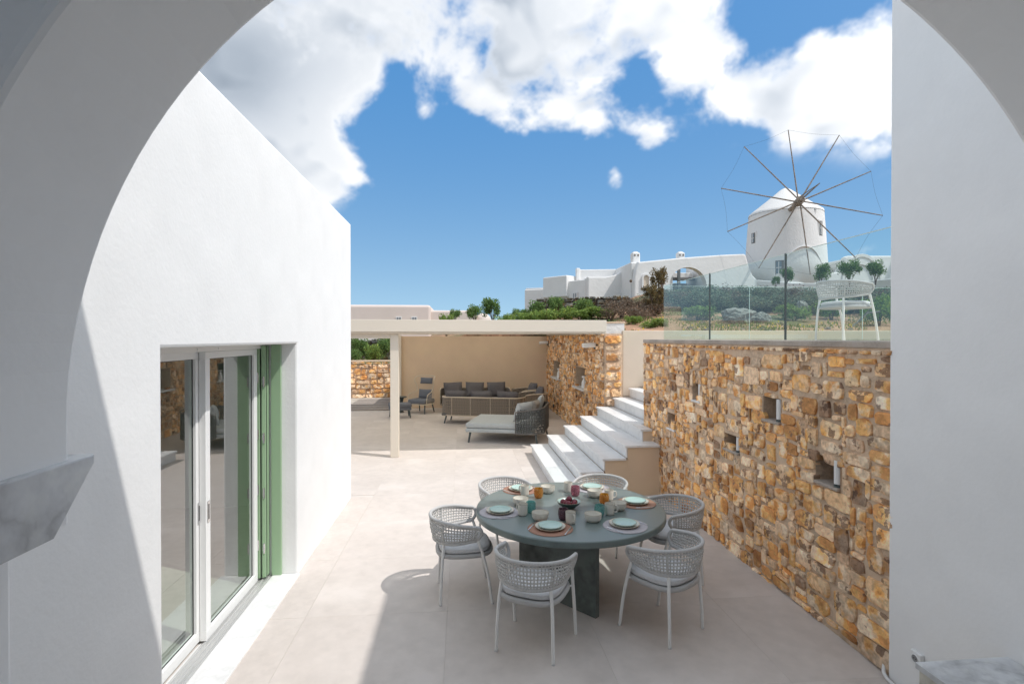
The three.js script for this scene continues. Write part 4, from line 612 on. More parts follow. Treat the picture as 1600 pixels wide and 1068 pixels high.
{
  const t = thing('wing_chair', 'tall sand-framed wing chair with slate cushions by the tan wall', 'armchair', [-1.28, 0, -17.35], -0.5), rail = (pts, r = 0.014) => tube(pts, r, 50, 8);
  mesh('back_frame', rail([[-0.34, 0.28, 0.28], [-0.35, 0.56, 0.24], [-0.33, 0.62, 0.1], [-0.28, 0.66, -0.12], [-0.3, 0.82, -0.18], [-0.36, 1.0, -0.12], [-0.36, 1.1, -0.16], [-0.28, 1.15, -0.3], [0, 1.16, -0.38], [0.28, 1.15, -0.3], [0.36, 1.1, -0.16], [0.36, 1.0, -0.12], [0.3, 0.82, -0.18], [0.28, 0.66, -0.12], [0.33, 0.62, 0.1], [0.35, 0.56, 0.24], [0.34, 0.28, 0.28]]), M.railSand, t);
  const cords = []; for (let i = -9; i <= 9; i++) { const x = i * 0.031, e = Math.abs(i) / 9; cords.push(bar([x * 1.0, 1.155 - 0.02 * e, -0.38 + 0.1 * e * e], [x * 0.95, 0.32, -0.3 + 0.06 * e], 0.0035, 0.0035, 5)); } mesh('back_cords', merge(cords), M.railSand, t);
  const sd = []; for (const s of [-1, 1]) for (let i = 0; i < 7; i++) { const z = 0.24 - i * 0.07; sd.push(bar([s * 0.345, 0.3, z], [s * 0.34, 0.59, z], 0.005, 0.005, 5)); } mesh('side_cords', merge(sd), M.railSand, t);
  mesh('seat_frame', rail([[-0.33, 0.29, 0.3], [0.33, 0.29, 0.3], [0.33, 0.29, -0.2], [0.2, 0.3, -0.3], [-0.2, 0.3, -0.3], [-0.33, 0.29, -0.2], [-0.33, 0.29, 0.3]]), M.railSand, t);
  mesh('seat_cushion', uvBox(new RoundedBoxGeometry(0.64, 0.14, 0.62, 4, 0.05).translate(0, 0.375, 0.03)), M.slate, t);
  const b = mesh('back_cushion', pillow(0.5, 0.3, 0.14), M.slate, t); b.position.set(0, 0.58, -0.2); b.rotation.x = -0.2; const h = mesh('head_cushion', pillow(0.46, 0.2, 0.1), M.slate, t); h.position.set(0, 1.0, -0.27); h.rotation.x = -0.15;
  legs(t, [[-0.26, 0.24], [0.26, 0.24], [-0.24, -0.22], [0.24, -0.22]], 0.29, M.darkMetal, 0.14);
  const o = thing('footstool', 'slate upholstered footstool half hidden by the pergola post', 'footstool', [-1.86, 0, -16.35], 0.2); mesh('seat_pad', uvBox(new RoundedBoxGeometry(0.66, 0.12, 0.5, 4, 0.045).translate(0, 0.37, 0)), M.slate, o); mesh('stool_base', uvBox(new RoundedBoxGeometry(0.64, 0.08, 0.48, 3, 0.03).translate(0, 0.27, 0)), M.slate, o); legs(o, [[-0.26, 0.18], [0.26, 0.18], [-0.26, -0.18], [0.26, -0.18]], 0.24, M.darkMetal, 0.1);
  const s = thing('side_table', 'round dark pedestal side table behind the footstool', 'side table', [-2.0, 0, -17.5]); mesh('table_top', lathe([[0, 0.47], [0.2, 0.47], [0.225, 0.48], [0.225, 0.5], [0, 0.5]], 36), M.darkMetal, s); mesh('pedestal', lathe([[0, 0], [0.15, 0], [0.13, 0.02], [0.1, 0.12], [0.095, 0.3], [0.14, 0.468], [0, 0.469]], 32), M.darkMetal, s);
}

// ---------------------------------------------------------------- the hill: windmill, white houses, rocks, shrubs
const onHill = (px, d, sink = 0) => { const p = at(px, 500, d); p.y = groundAt(p.x, -p.z) - sink; return p; };
{
  // windmill: base about 40 m away
  const D = 40, base = at(1227, 447, D), k = D / F, t = thing('windmill', 'old round white windmill with ten bare wooden spars', 'windmill', base.toArray(), -0.3), bt = (y) => (447 - y) * k;
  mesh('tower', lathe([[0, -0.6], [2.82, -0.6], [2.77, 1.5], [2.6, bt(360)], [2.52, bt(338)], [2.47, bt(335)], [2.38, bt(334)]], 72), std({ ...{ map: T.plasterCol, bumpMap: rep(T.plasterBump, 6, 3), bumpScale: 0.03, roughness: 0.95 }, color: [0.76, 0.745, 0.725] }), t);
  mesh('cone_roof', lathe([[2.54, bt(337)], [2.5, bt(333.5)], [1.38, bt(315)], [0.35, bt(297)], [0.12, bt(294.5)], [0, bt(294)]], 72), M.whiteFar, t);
  const win = (px, y0, y1, w, r) => { const bt = (y) => (447 - y) * k * 0.935; const a = Math.asin(clamp(((px - 1229) * k * 0.9) / r, -1, 1)) - 0.26, g = mesh('window', merge([new THREE.BoxGeometry(w + 0.16, (y0 - y1) * k + 0.16, 0.24), ]).translate(0, (bt(y0) + bt(y1)) / 2, r - 0.08).rotateY(a), M.whiteFar, t); mesh('recess', new THREE.BoxGeometry(w, (y0 - y1) * k, 0.1).translate(0, (bt(y0) + bt(y1)) / 2, r + 0.0).rotateY(a), std({ color: [0.2, 0.19, 0.17] }), g); mesh('pane', new THREE.BoxGeometry(w * 0.62, (y0 - y1) * k * 0.85, 0.06).translate(-w * 0.1, (bt(y0) + bt(y1)) / 2, r + 0.036).rotateY(a), std({ color: [0.22, 0.25, 0.27], roughness: 0.15 }), g); mesh('glazing_bars', merge([new THREE.BoxGeometry(0.045, (y0 - y1) * k * 0.85, 0.03), new THREE.BoxGeometry(w * 0.62, 0.045, 0.03)]).translate(-w * 0.1, (bt(y0) + bt(y1)) / 2, r + 0.08).rotateY(a), M.whiteFar, g); };
  win(1181, 377, 361, 0.42, 2.62); win(1272, 340, 328, 0.34, 2.46); win(1221, 433, 412, 0.55, 2.73); win(1280, 372, 350, 0.36, 2.6);
  mesh('shadow_ridge', tube([[-1.6, 0.9, 2.6], [-0.6, 2.0, 2.98], [0.3, 2.5, 3.0], [1.2, 2.25, 2.78], [1.9, 1.3, 2.3]].map(([x, y, z]) => { const a = Math.atan2(x, z) + 0.04; return [2.76 * Math.sin(a), y, 2.76 * Math.cos(a)]; }), 0.05, 40, 6), M.whiteFar, t);  // raised ridge standing in for an arch-shaped shadow on the tower
  // shaft, hub and spars
  const hub = at(1249, 314.5, D - 3.9).sub(base).applyAxisAngle(new THREE.Vector3(0, 1, 0), 0.3), ax = new THREE.Vector3(0.08, 0.12, 1).normalize(), X = new THREE.Vector3(0, 1, 0).cross(ax).normalize(), Y = ax.clone().cross(X), hp = (a, r, f = 0) => hub.clone().addScaledVector(X, Math.cos(a) * r).addScaledVector(Y, Math.sin(a) * r).addScaledVector(ax, f);
  mesh('shaft', bar(hub.clone().addScaledVector(ax, -3.2).toArray(), hub.clone().addScaledVector(ax, 0.5).toArray(), 0.17, 0.14, 12), M.sail, t);
  mesh('hub_block', new THREE.CylinderGeometry(0.27, 0.27, 0.62, 10).applyQuaternion(new THREE.Quaternion().setFromUnitVectors(new THREE.Vector3(0, 1, 0), ax)).translate(...hub.toArray()), M.sail, t);
  const tip = []; for (let i = 0; i < 10; i++) { const a = THREE.MathUtils.degToRad(95 - 36 * i), r = 5.15 + 0.1 * Math.sin(i * 2.3), f = 0.12 * (i % 2 ? 1 : -1); tip.push(hp(a, r, f)); mesh('spar', bar(hp(a, 0.05, f).toArray(), hp(a, r, f).toArray(), 0.05, 0.032, 8), M.sail, t); }
  for (let i = 0; i < 10; i++) mesh('rigging_wire', tube([tip[i], tip[i].clone().lerp(tip[(i + 1) % 10], 0.5).lerp(hub, 0.02), tip[(i + 1) % 10]], 0.006, 8, 4), M.darkMetal, t);
  const b0 = hub.clone().addScaledVector(ax, 0.4), b1 = hub.clone().addScaledVector(X, 0.85).addScaledVector(Y, 0.75).addScaledVector(ax, 1.2); mesh('bowsprit', merge([bar(b0.toArray(), b1.toArray(), 0.06, 0.03), bar(hub.clone().addScaledVector(Y, 0.25).addScaledVector(ax, 0.3).toArray(), b1.toArray(), 0.035, 0.025)]), M.sail, t);
}
function far(name, label, category, px, d) { const p = at(px, 470, d); const t = thing(name, label, category, [p.x, 0, p.z]); return [t, p]; }
const rb = (w, h, d, r = 0.12) => uvBox(new RoundedBoxGeometry(w, h, d, 4, r), 0.4);
function opening(t, x, y, z, w, h, turn, deep) {                      // a far window: recess, pane and bars
  const f = mesh('window', new THREE.BoxGeometry(w + 0.16, h + 0.16, 0.08).rotateY(turn).translate(x, y, z), M.whiteFar, t), n = new THREE.Vector3(0, 0, 1).applyAxisAngle(new THREE.Vector3(0, 1, 0), turn), P = (k) => [x + n.x * k, y, z + n.z * k];
  mesh('pane', new THREE.BoxGeometry(w, h, 0.04).rotateY(turn).translate(...P(0.035)), std({ color: deep, roughness: 0.3 }), f); mesh('bars', merge([new THREE.BoxGeometry(0.05, h, 0.02), new THREE.BoxGeometry(w, 0.04, 0.02)]).rotateY(turn).translate(...P(0.066)), M.whiteFar, f); return f;
}
{
  // houses left of the windmill, 34 to 42 m away; heights are measured from the eye
  const D = 37, s = D / F, y = (py) => EYE + (528 - py) * s, X = (px, d = D) => at(px, 500, d).x, Zz = (px, d = D) => at(px, 500, d).z;
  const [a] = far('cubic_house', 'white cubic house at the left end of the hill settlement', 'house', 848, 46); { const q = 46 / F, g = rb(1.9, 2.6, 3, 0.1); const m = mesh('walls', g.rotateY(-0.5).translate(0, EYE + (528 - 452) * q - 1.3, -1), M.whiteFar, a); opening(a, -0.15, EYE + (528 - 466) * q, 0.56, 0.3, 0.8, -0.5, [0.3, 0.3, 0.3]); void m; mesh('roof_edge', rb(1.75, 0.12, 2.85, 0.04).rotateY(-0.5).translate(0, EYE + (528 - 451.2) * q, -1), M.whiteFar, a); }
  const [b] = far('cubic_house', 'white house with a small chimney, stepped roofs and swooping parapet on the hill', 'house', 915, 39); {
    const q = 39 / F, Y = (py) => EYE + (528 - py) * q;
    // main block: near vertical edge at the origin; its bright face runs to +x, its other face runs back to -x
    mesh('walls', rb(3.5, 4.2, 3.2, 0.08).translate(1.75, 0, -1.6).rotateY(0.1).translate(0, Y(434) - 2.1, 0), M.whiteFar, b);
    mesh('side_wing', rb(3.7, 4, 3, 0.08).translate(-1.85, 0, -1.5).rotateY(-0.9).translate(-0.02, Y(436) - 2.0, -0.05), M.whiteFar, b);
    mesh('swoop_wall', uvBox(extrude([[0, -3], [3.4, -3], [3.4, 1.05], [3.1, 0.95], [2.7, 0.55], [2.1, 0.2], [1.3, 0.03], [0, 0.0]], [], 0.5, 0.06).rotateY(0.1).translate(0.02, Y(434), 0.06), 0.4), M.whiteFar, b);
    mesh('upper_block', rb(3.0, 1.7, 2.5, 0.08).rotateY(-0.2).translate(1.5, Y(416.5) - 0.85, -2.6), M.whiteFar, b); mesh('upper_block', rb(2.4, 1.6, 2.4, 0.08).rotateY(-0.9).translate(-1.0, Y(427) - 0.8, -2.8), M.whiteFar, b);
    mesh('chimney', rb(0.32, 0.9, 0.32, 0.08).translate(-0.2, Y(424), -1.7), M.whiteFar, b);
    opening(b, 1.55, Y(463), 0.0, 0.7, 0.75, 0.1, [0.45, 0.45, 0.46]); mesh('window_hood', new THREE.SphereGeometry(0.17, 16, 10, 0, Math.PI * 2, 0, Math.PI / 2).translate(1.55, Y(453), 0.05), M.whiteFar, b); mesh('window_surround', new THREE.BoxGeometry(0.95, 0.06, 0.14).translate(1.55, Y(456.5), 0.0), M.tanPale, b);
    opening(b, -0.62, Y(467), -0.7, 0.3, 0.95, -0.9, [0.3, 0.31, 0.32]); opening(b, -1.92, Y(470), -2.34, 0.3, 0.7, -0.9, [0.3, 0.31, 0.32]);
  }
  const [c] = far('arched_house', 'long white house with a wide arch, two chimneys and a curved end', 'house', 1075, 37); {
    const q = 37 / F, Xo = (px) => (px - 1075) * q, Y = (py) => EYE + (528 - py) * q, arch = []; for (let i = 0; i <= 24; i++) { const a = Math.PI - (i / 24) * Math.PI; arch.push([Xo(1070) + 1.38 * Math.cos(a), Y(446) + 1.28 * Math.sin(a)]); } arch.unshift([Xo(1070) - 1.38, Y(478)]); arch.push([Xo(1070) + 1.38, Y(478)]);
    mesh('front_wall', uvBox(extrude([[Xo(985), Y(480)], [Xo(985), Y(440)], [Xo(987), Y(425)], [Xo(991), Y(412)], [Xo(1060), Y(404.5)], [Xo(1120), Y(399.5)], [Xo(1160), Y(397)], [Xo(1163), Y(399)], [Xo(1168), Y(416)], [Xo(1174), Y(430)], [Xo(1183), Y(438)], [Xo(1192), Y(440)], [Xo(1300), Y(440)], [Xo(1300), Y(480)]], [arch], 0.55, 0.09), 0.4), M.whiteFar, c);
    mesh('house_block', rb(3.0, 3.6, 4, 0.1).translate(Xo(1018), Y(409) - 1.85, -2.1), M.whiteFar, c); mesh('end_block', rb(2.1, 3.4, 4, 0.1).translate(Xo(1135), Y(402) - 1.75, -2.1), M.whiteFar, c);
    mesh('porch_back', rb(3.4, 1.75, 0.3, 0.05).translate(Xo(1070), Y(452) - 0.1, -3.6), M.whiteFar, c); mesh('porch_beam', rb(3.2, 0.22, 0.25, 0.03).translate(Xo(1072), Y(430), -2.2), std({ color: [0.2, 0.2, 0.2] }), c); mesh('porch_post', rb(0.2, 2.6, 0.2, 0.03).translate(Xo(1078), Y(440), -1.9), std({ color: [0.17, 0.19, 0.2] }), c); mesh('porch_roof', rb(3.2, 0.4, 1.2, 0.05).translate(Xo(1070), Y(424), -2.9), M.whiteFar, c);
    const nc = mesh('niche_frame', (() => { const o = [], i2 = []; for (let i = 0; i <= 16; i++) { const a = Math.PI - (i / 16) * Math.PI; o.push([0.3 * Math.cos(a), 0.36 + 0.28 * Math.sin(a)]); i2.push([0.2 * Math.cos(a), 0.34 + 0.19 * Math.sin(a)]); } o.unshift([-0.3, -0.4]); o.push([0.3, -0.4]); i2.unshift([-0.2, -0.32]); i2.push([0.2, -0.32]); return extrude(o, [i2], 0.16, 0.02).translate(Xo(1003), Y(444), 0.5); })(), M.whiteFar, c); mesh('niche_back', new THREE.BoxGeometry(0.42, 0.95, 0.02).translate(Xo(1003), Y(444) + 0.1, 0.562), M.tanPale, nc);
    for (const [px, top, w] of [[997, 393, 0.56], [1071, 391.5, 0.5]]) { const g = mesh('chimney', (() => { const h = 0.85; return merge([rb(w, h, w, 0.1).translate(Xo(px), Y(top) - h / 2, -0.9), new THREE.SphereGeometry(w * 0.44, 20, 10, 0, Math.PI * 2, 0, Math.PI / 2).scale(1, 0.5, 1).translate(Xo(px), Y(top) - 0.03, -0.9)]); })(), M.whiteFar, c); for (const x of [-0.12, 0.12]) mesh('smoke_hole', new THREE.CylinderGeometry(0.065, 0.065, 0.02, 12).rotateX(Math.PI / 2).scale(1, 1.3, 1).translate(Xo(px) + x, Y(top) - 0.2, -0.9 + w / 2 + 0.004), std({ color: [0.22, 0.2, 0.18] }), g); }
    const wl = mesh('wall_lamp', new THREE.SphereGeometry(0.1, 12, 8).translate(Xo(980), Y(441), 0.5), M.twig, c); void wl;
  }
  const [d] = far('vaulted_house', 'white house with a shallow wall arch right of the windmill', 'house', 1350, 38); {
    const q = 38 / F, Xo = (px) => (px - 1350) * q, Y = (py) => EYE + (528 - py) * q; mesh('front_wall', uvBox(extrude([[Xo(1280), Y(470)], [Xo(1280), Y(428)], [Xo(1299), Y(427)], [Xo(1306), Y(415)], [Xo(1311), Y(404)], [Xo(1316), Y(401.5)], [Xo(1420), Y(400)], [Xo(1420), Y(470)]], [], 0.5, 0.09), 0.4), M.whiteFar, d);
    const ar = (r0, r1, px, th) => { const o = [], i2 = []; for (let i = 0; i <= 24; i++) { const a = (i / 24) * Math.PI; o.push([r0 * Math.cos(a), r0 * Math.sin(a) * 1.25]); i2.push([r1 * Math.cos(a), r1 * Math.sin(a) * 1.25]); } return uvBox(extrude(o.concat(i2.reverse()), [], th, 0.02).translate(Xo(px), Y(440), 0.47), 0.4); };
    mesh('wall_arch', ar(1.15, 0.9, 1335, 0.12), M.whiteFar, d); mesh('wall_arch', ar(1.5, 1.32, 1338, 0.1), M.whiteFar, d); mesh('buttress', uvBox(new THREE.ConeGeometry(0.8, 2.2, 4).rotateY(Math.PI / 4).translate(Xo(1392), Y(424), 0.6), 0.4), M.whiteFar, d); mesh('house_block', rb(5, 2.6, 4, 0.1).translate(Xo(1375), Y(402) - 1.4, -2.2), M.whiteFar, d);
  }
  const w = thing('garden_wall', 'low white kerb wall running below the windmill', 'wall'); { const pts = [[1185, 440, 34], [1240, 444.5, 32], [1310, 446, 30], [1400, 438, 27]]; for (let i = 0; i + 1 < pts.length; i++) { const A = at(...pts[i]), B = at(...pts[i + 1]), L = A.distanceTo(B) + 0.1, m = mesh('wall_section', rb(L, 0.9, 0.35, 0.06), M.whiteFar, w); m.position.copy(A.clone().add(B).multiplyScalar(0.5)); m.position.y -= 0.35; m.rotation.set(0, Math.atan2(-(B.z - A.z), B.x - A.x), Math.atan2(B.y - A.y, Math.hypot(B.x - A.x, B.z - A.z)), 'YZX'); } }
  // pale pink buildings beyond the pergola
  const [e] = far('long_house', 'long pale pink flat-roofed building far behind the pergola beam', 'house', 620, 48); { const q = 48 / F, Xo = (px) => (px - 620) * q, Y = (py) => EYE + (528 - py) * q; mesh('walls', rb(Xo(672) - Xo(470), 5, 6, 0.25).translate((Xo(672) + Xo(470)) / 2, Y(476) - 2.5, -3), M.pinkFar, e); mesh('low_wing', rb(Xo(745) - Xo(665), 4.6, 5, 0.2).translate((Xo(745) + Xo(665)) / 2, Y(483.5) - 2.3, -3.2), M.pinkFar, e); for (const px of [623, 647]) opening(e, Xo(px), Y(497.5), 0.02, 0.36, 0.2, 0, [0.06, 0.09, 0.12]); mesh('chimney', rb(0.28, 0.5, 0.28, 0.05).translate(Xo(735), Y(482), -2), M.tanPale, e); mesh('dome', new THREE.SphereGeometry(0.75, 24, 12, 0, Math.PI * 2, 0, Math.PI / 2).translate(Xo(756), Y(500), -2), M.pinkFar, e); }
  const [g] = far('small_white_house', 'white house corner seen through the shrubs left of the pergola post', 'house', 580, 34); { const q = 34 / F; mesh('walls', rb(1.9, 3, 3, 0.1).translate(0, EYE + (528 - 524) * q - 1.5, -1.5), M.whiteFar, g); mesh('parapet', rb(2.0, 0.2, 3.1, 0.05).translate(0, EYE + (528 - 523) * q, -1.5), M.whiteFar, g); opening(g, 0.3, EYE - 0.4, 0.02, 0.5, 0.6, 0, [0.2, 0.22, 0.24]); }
}
dryWall('dry_stone_wall', 'dark dry-stone terrace wall below the white houses', at(838, 489, 27).toArray(), at(985, 484, 26).toArray(), 0.75, 61);
{ const A = at(520, 560, 27), B = at(612, 548, 26); dryWall('dry_stone_wall', 'dark dry-stone wall behind the low stone wall by the gravel', [A.x, A.y - 0.5, A.z], [B.x, B.y - 0.5, B.z], 1.25, 65); }

// ---------------------------------------------------------------- plants: foliage is many small leaf faces on twigs
function leafCloud(R, n, place, size, colour, fold = 0.25) {
  const v = new Float32Array(n * 12), col = new Float32Array(n * 12), idx = [], d = new THREE.Vector3(), u = new THREE.Vector3(), w = new THREE.Vector3();
  for (let i = 0; i < n; i++) {
    const [p, out] = place(R), s = size * (0.6 + 0.8 * R()); d.set(R() - 0.5, R() - 0.35, R() - 0.5).normalize().addScaledVector(out, 0.9).normalize(); u.set(R() - 0.5, R() - 0.5, R() - 0.5).cross(d).normalize(); w.copy(d).cross(u).multiplyScalar(fold * s);
    const q = [[-d.x * s, -d.y * s, -d.z * s], [u.x * s * 0.45 + w.x, u.y * s * 0.45 + w.y, u.z * s * 0.45 + w.z], [d.x * s, d.y * s, d.z * s], [-u.x * s * 0.45 + w.x, -u.y * s * 0.45 + w.y, -u.z * s * 0.45 + w.z]], c = colour(R, p);
    q.forEach((o, k) => { v.set([p.x + o[0], p.y + o[1], p.z + o[2]], i * 12 + k * 3); col.set(c, i * 12 + k * 3); }); idx.push(i * 4, i * 4 + 1, i * 4 + 2, i * 4, i * 4 + 2, i * 4 + 3);
  }
  const g = new THREE.BufferGeometry(); g.setAttribute('position', new THREE.BufferAttribute(v, 3)); g.setAttribute('color', new THREE.BufferAttribute(col, 3)); g.setIndex(idx); g.computeVertexNormals(); return g;
}
function shrubParts(seed, { n, leaf, lobes, spread, tall, tint, stemR = 0.03, low = 0.15 }) {   // unit-sized: about 1 m high and wide
  const R = rng(seed), L = []; for (let i = 0; i < lobes; i++) { const a = R() * 6.283, r = spread * Math.sqrt(R()) * 0.8, h = low + (tall - low) * (0.25 + 0.7 * R()); L.push([Math.cos(a) * r, h, Math.sin(a) * r, (0.12 + 0.14 * R()) * spread * 2, 0.75 + 0.5 * R()]); }
  const place = (R) => { const l = L[Math.floor(R() * lobes)], a = R() * 6.283, c = 2 * R() - 1, q = Math.sqrt(1 - c * c), r = l[3] * Math.pow(R(), 0.45), o = new THREE.Vector3(Math.cos(a) * q, c, Math.sin(a) * q); return [new THREE.Vector3(l[0] + o.x * r, Math.max(0.02, l[1] + o.y * r * 1.05), l[2] + o.z * r), o, l]; };
  const fol = leafCloud(R, n, place, leaf, (R) => { const k = 0.55 + 0.9 * R(), y = R() < 0.18 ? 1.5 : 1; return [tint[0] * k * y, tint[1] * k * (y > 1 ? 1.2 : 1), tint[2] * k]; });
  const st = []; for (const l of L.slice(0, 7)) st.push(tube([[0.03 * (R() - 0.5), -0.1, 0.03 * (R() - 0.5)], [l[0] * 0.25, l[1] * 0.4, l[2] * 0.25], [l[0] * 0.9, l[1], l[2] * 0.9]], stemR * (0.35 + 0.3 * R()), 6, 5));
  return [fol, merge(st)];
}
const KINDS = {
  round: [301, 302, 303].map((s) => shrubParts(s, { n: 2300, leaf: 0.044, lobes: 19, spread: 0.52, tall: 1, tint: [0.15, 0.25, 0.075], low: 0.3 })),
  silver: [311, 312, 313].map((s) => shrubParts(s, { n: 3000, leaf: 0.03, lobes: 20, spread: 0.62, tall: 0.72, tint: [0.17, 0.21, 0.14], low: 0.05 })),
  dry: [321, 322].map((s) => shrubParts(s, { n: 1900, leaf: 0.026, lobes: 18, spread: 0.6, tall: 0.85, tint: [0.2, 0.155, 0.115], stemR: 0.05, low: 0.05 })),
  rusty: [331].map((s) => shrubParts(s, { n: 2600, leaf: 0.026, lobes: 22, spread: 0.3, tall: 1.0, tint: [0.16, 0.125, 0.055], stemR: 0.05, low: 0.1 })),
  lush: [341, 342].map((s) => shrubParts(s, { n: 2300, leaf: 0.048, lobes: 20, spread: 0.55, tall: 0.95, tint: [0.21, 0.31, 0.075], low: 0.1 })),
};
let shrubN = 0;
function shrub(kind, label, p, w, h, group) {
  const [f, s] = KINDS[kind][shrubN++ % KINDS[kind].length], t = thing('shrub', label, 'shrub', [p.x, p.y, p.z], shrubN * 1.7, group); t.scale.set(w, h, w); mesh('foliage', f, M.leaf, t); mesh('stems', s, M.twig, t); return t;
}
const hillShrub = (kind, label, px, top, d, wpx, group, foot) => { const p = onHill(px, d, 0.05); if (foot) p.y = EYE + ((528 - foot) * d) / F; const yTop = EYE + ((528 - top) * d) / F; return shrub(kind, label, p, (wpx * d) / F, Math.max(0.3, yTop - p.y), group); };
hillShrub('round', 'small round green shrub directly left of the dark balustrade post', 1228, 421, 29, 22, undefined, 447); hillShrub('round', 'round green shrub at the foot of the windmill beside its door', 1282, 416, 28, 26, undefined, 449); hillShrub('round', 'larger round green shrub before the shallow wall arch', 1328, 410, 27, 30, undefined, 446); hillShrub('round', 'round green shrub nearest the tall white wall', 1368, 411, 27, 28, undefined, 442); hillShrub('round', 'thin leggy green plant beside the dark balustrade post', 1212, 434, 29, 14, undefined, 450);
[[711, 485, 22, 14, 'small shrub alone above the pergola beam before the pink building'], [743, 479, 22, 22, 'dark green shrub above the beam at the pink building end'], [770, 470, 23, 28, 'round green shrub standing alone against the sky above the beam'], [812, 484, 23, 20, 'low green shrub right of the lone shrub above the beam'], [838, 473, 23, 24, 'green shrub above the beam below the leftmost white house'], [872, 468, 22, 26, 'rounded dark green shrub before the dry-stone wall'], [912, 470, 21, 28, 'bushy green shrub at the middle of the dry-stone wall']].forEach(([px, top, d, w, l]) => hillShrub('round', l, px, top, d, w * 1.25, undefined, 506));
[[852, 484, 19, 40, 'bright low shrub in front of the leftmost part of the dry-stone wall'], [880, 480, 19, 40, 'pale leafy shrub below the middle of the dry-stone wall'], [905, 484, 18.5, 44, 'broad leafy shrub touching the pergola beam'], [935, 480, 18.5, 44, 'yellow-green shrub at the right end of the beam'], [824, 488, 20, 36, 'lowest leafy shrub behind the middle of the beam'], [790, 491, 21, 34, 'small leafy clump behind the beam beside the lone shrub'], [697, 490, 21, 24, 'pale leafy clump above the beam before the pink building']].forEach(([px, top, d, w, l]) => hillShrub('lush', l, px, top, d, w));
[[972, 464, 18.5, 60, 'grey twiggy dry shrub beside the dry-stone wall end'], [1003, 459, 18.8, 62, 'tall dry twiggy shrub in front of the arched house'], [955, 474, 18, 44, 'small dry twiggy shrub next to the yellow-green shrub'], [990, 474, 17, 56, 'low dry twiggy shrub in front of the taller dry ones'], [1022, 470, 17.5, 50, 'dry twiggy shrub at the foot of the juniper']].forEach(([px, top, d, w, l]) => hillShrub('dry', l, px, top, d, w));
hillShrub('rusty', 'slender rusty brown juniper in front of the arch', 1031, 418, 18, 52); hillShrub('rusty', 'short dark juniper behind the end of the glass balustrade', 1020, 446, 17.5, 60); hillShrub('lush', 'small olive green bush beside the masonry block', 990, 497, 15, 26); hillShrub('lush', 'low green herb clump beside the balustrade corner', 1022, 503, 14, 40);
{ const R = rng(401); for (let i = 0; i < 30; i++) { const px = 1045 + (i % 15) * 24.5 + R() * 16, back = i < 15; hillShrub(i % 4 === 3 ? 'dry' : 'silver', 'grey-green hedge shrub of the dense bank behind the balustrade', px, (back ? 436 : 446) + R() * 15, back ? 23 + R() * 2 : 19.5 + R() * 1.5, 52 + R() * 40, 'hedge shrubs on the slope behind the balustrade'); } }
[[1090, 478, 16.5, 46], [1240, 476, 17, 44], [1300, 470, 17.5, 40], [1375, 462, 16, 48]].forEach(([px, top, d, w], i) => hillShrub('lush', ['low green bush left of the big grey rock', 'low green bush right of the big grey rock', 'low green bush behind the terrace chair', 'low green bush near the tall white wall'][i], px, top, d, w));
[[548, 527, 24, 26, 'dark green shrub at the white house corner by the gravel'], [566, 532, 24.5, 24, 'leafy shrub left of centre behind the low stone wall'], [585, 538, 23.6, 26, 'bright green shrub behind the middle of the low stone wall'], [603, 530, 24, 26, 'dense green shrub beside the pergola post above the low stone wall'], [556, 548, 23.4, 26, 'low green shrub on top of the low stone wall']].forEach(([px, top, d, w, l]) => hillShrub(px === 585 ? 'lush' : 'round', l, px, top, d, w));

// ---------------------------------------------------------------- rocks, driftwood, grass and flowers
function rock(label, p, sx, sy, sz, seed) { const g = new THREE.IcosahedronGeometry(1, 5), q = g.attributes.position, v = new THREE.Vector3(); for (let i = 0; i < q.count; i++) { v.fromBufferAttribute(q, i); const n = 1 + 0.45 * fbm3(v.x * 1.6 + seed, v.y * 1.6, v.z * 1.6, 3) - 0.6 * Math.abs(fbm3(v.x * 3.5, v.y * 3 + seed, v.z * 3.5, 5)) + 0.15; q.setXYZ(i, v.x * n * sx, v.y * n * sy, v.z * n * sz); } g.computeVertexNormals(); const t = thing('rock', label, 'rock', [p.x, p.y, p.z]); const m = mesh('rock_body', uvBox(toCreasedNormals(g, 0.5), 0.8), M.rock, t); void m; return t; }
{ const p = onHill(1155, 15.8); p.y += 0.18; rock('large rugged grey rock lying on the slope behind the glass', p, 0.52, 0.22, 0.3, 3); const q = onHill(1188, 16); q.y += 0.1; rock('smaller grey rock touching the right end of the large rock', q, 0.25, 0.2, 0.22, 8); const r = onHill(1252, 17.6); r.y += 0.3; rock('upright brownish rock beside the post behind the balustrade', r, 0.16, 0.3, 0.18, 13);
  const R = rng(77); for (let i = 0; i < 14; i++) { const px = 1060 + R() * 330, d = 12.6 + R() * 4, s = onHill(px, d); rock('small pale stone lying on the bare soil of the slope', s, 0.05 + 0.05 * R(), 0.035 + 0.03 * R(), 0.06, 20 + i).userData.group = 'small stones on the slope'; }
  const b = onHill(1345, 15.4); const t = thing('driftwood_branch', 'bare grey fallen branch on the soil behind the terrace chair', 'branch', [b.x, b.y, b.z]); mesh('limb', tube([[-0.35, 0.02, 0.1], [-0.1, 0.14, 0], [0.1, 0.3, -0.05], [0.3, 0.42, -0.1], [0.6, 0.46, 0]], 0.03, 24, 7), M.rock, t); mesh('side_twig', tube([[0.1, 0.3, -0.05], [0.12, 0.45, 0.1], [0.3, 0.6, 0.12]], 0.014, 12, 6), M.rock, t); }
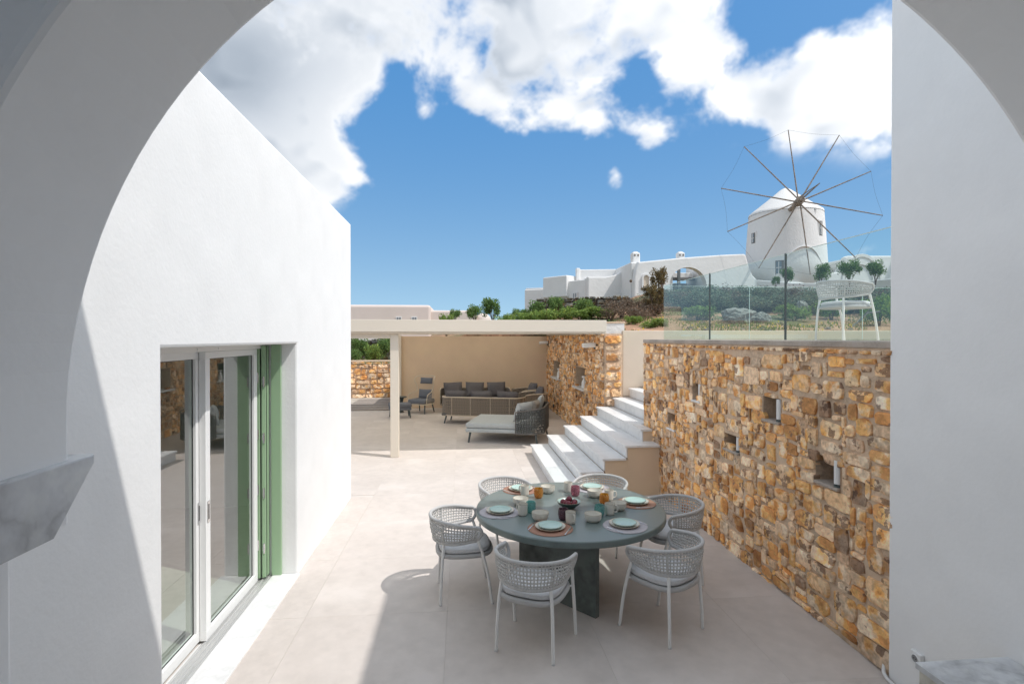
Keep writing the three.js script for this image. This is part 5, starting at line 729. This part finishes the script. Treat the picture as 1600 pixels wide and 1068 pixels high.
{
  const R = rng(501), blade = [], n = 4200, col = []; let k = 0; const v = [], idx = [], fl = [], fi = [], fc = [];
  while (k < n) { const X = 3.5 + R() * 15, Z = 11.3 + R() * 11 * R() + R() * 2, cl = fbm3(X * 0.9, 5, Z * 0.9, 3); if (cl < 0.02 + 0.12 * R()) continue; const y = groundAt(X, Z) - 0.01, a = R() * 6.283, h = 0.04 + 0.09 * R(), w = 0.012 + 0.01 * R(), lx = (R() - 0.5) * h, lz = (R() - 0.5) * h, o = v.length / 3; v.push(X - Math.cos(a) * w, y, -Z - Math.sin(a) * w, X + Math.cos(a) * w, y, -Z + Math.sin(a) * w, X + lx, y + h, -Z + lz); const c = 0.6 + 0.9 * R(), dry = R() < 0.25; for (let j = 0; j < 3; j++) col.push(...(dry ? [0.3 * c, 0.24 * c, 0.1 * c] : [0.12 * c, 0.2 * c, 0.045 * c])); idx.push(o, o + 1, o + 2); k++;
    if (R() < 0.03) { const q = fl.length / 3, s = 0.022; fl.push(X + lx - s, y + h, -Z + lz, X + lx, y + h + s, -Z + lz, X + lx + s, y + h, -Z + lz, X + lx, y + h - s, -Z + lz + 0.01); for (let j = 0; j < 4; j++) fc.push(0.7, 0.5, 0.02); fi.push(q, q + 1, q + 2, q, q + 2, q + 3); } }
  const mk = (v, c, i) => { const g = new THREE.BufferGeometry(); g.setAttribute('position', new THREE.Float32BufferAttribute(v, 3)); g.setAttribute('color', new THREE.Float32BufferAttribute(c, 3)); g.setIndex(i); g.computeVertexNormals(); return g; };
  tag(mesh('wild_grass', mk(v, col, idx), M.leaf, scene), 'patchy wild grass on the slope behind the terrace', null, null, 'stuff'); tag(mesh('yellow_flowers', mk(fl, fc, fi), M.leaf, scene), 'scattered tiny yellow flowers on the slope', null, null, 'stuff');
  const R2 = rng(601), cv = [], cc = [], ci = []; for (let i = 0; i < 5200; i++) { const X = 3.6 + R2() * 15, Z = 13 + R2() * 9; if (fbm3(X * 0.7 + 9, 5, Z * 0.7, 3) < 0.07) continue; const y = groundAt(X, Z) + 0.02 + 0.1 * R2(), s = 0.03 + 0.03 * R2(), a = R2() * 6.283, o = cv.length / 3; cv.push(X, y, -Z, X + s * Math.cos(a), y + s * 0.5, -Z + s * Math.sin(a), X + s * 1.6 * Math.cos(a + 0.5), y + 0.01, -Z + s * 1.6 * Math.sin(a + 0.5)); const c = 0.5 + R2(); for (let j = 0; j < 3; j++) cc.push(0.1 * c, 0.17 * c, 0.05 * c); ci.push(o, o + 1, o + 2); } tag(mesh('ground_cover', mk(cv, cc, ci), M.leaf, scene), 'low green ground cover in patches on the slope', null, null, 'stuff');
}

renderer.render(scene, camera);
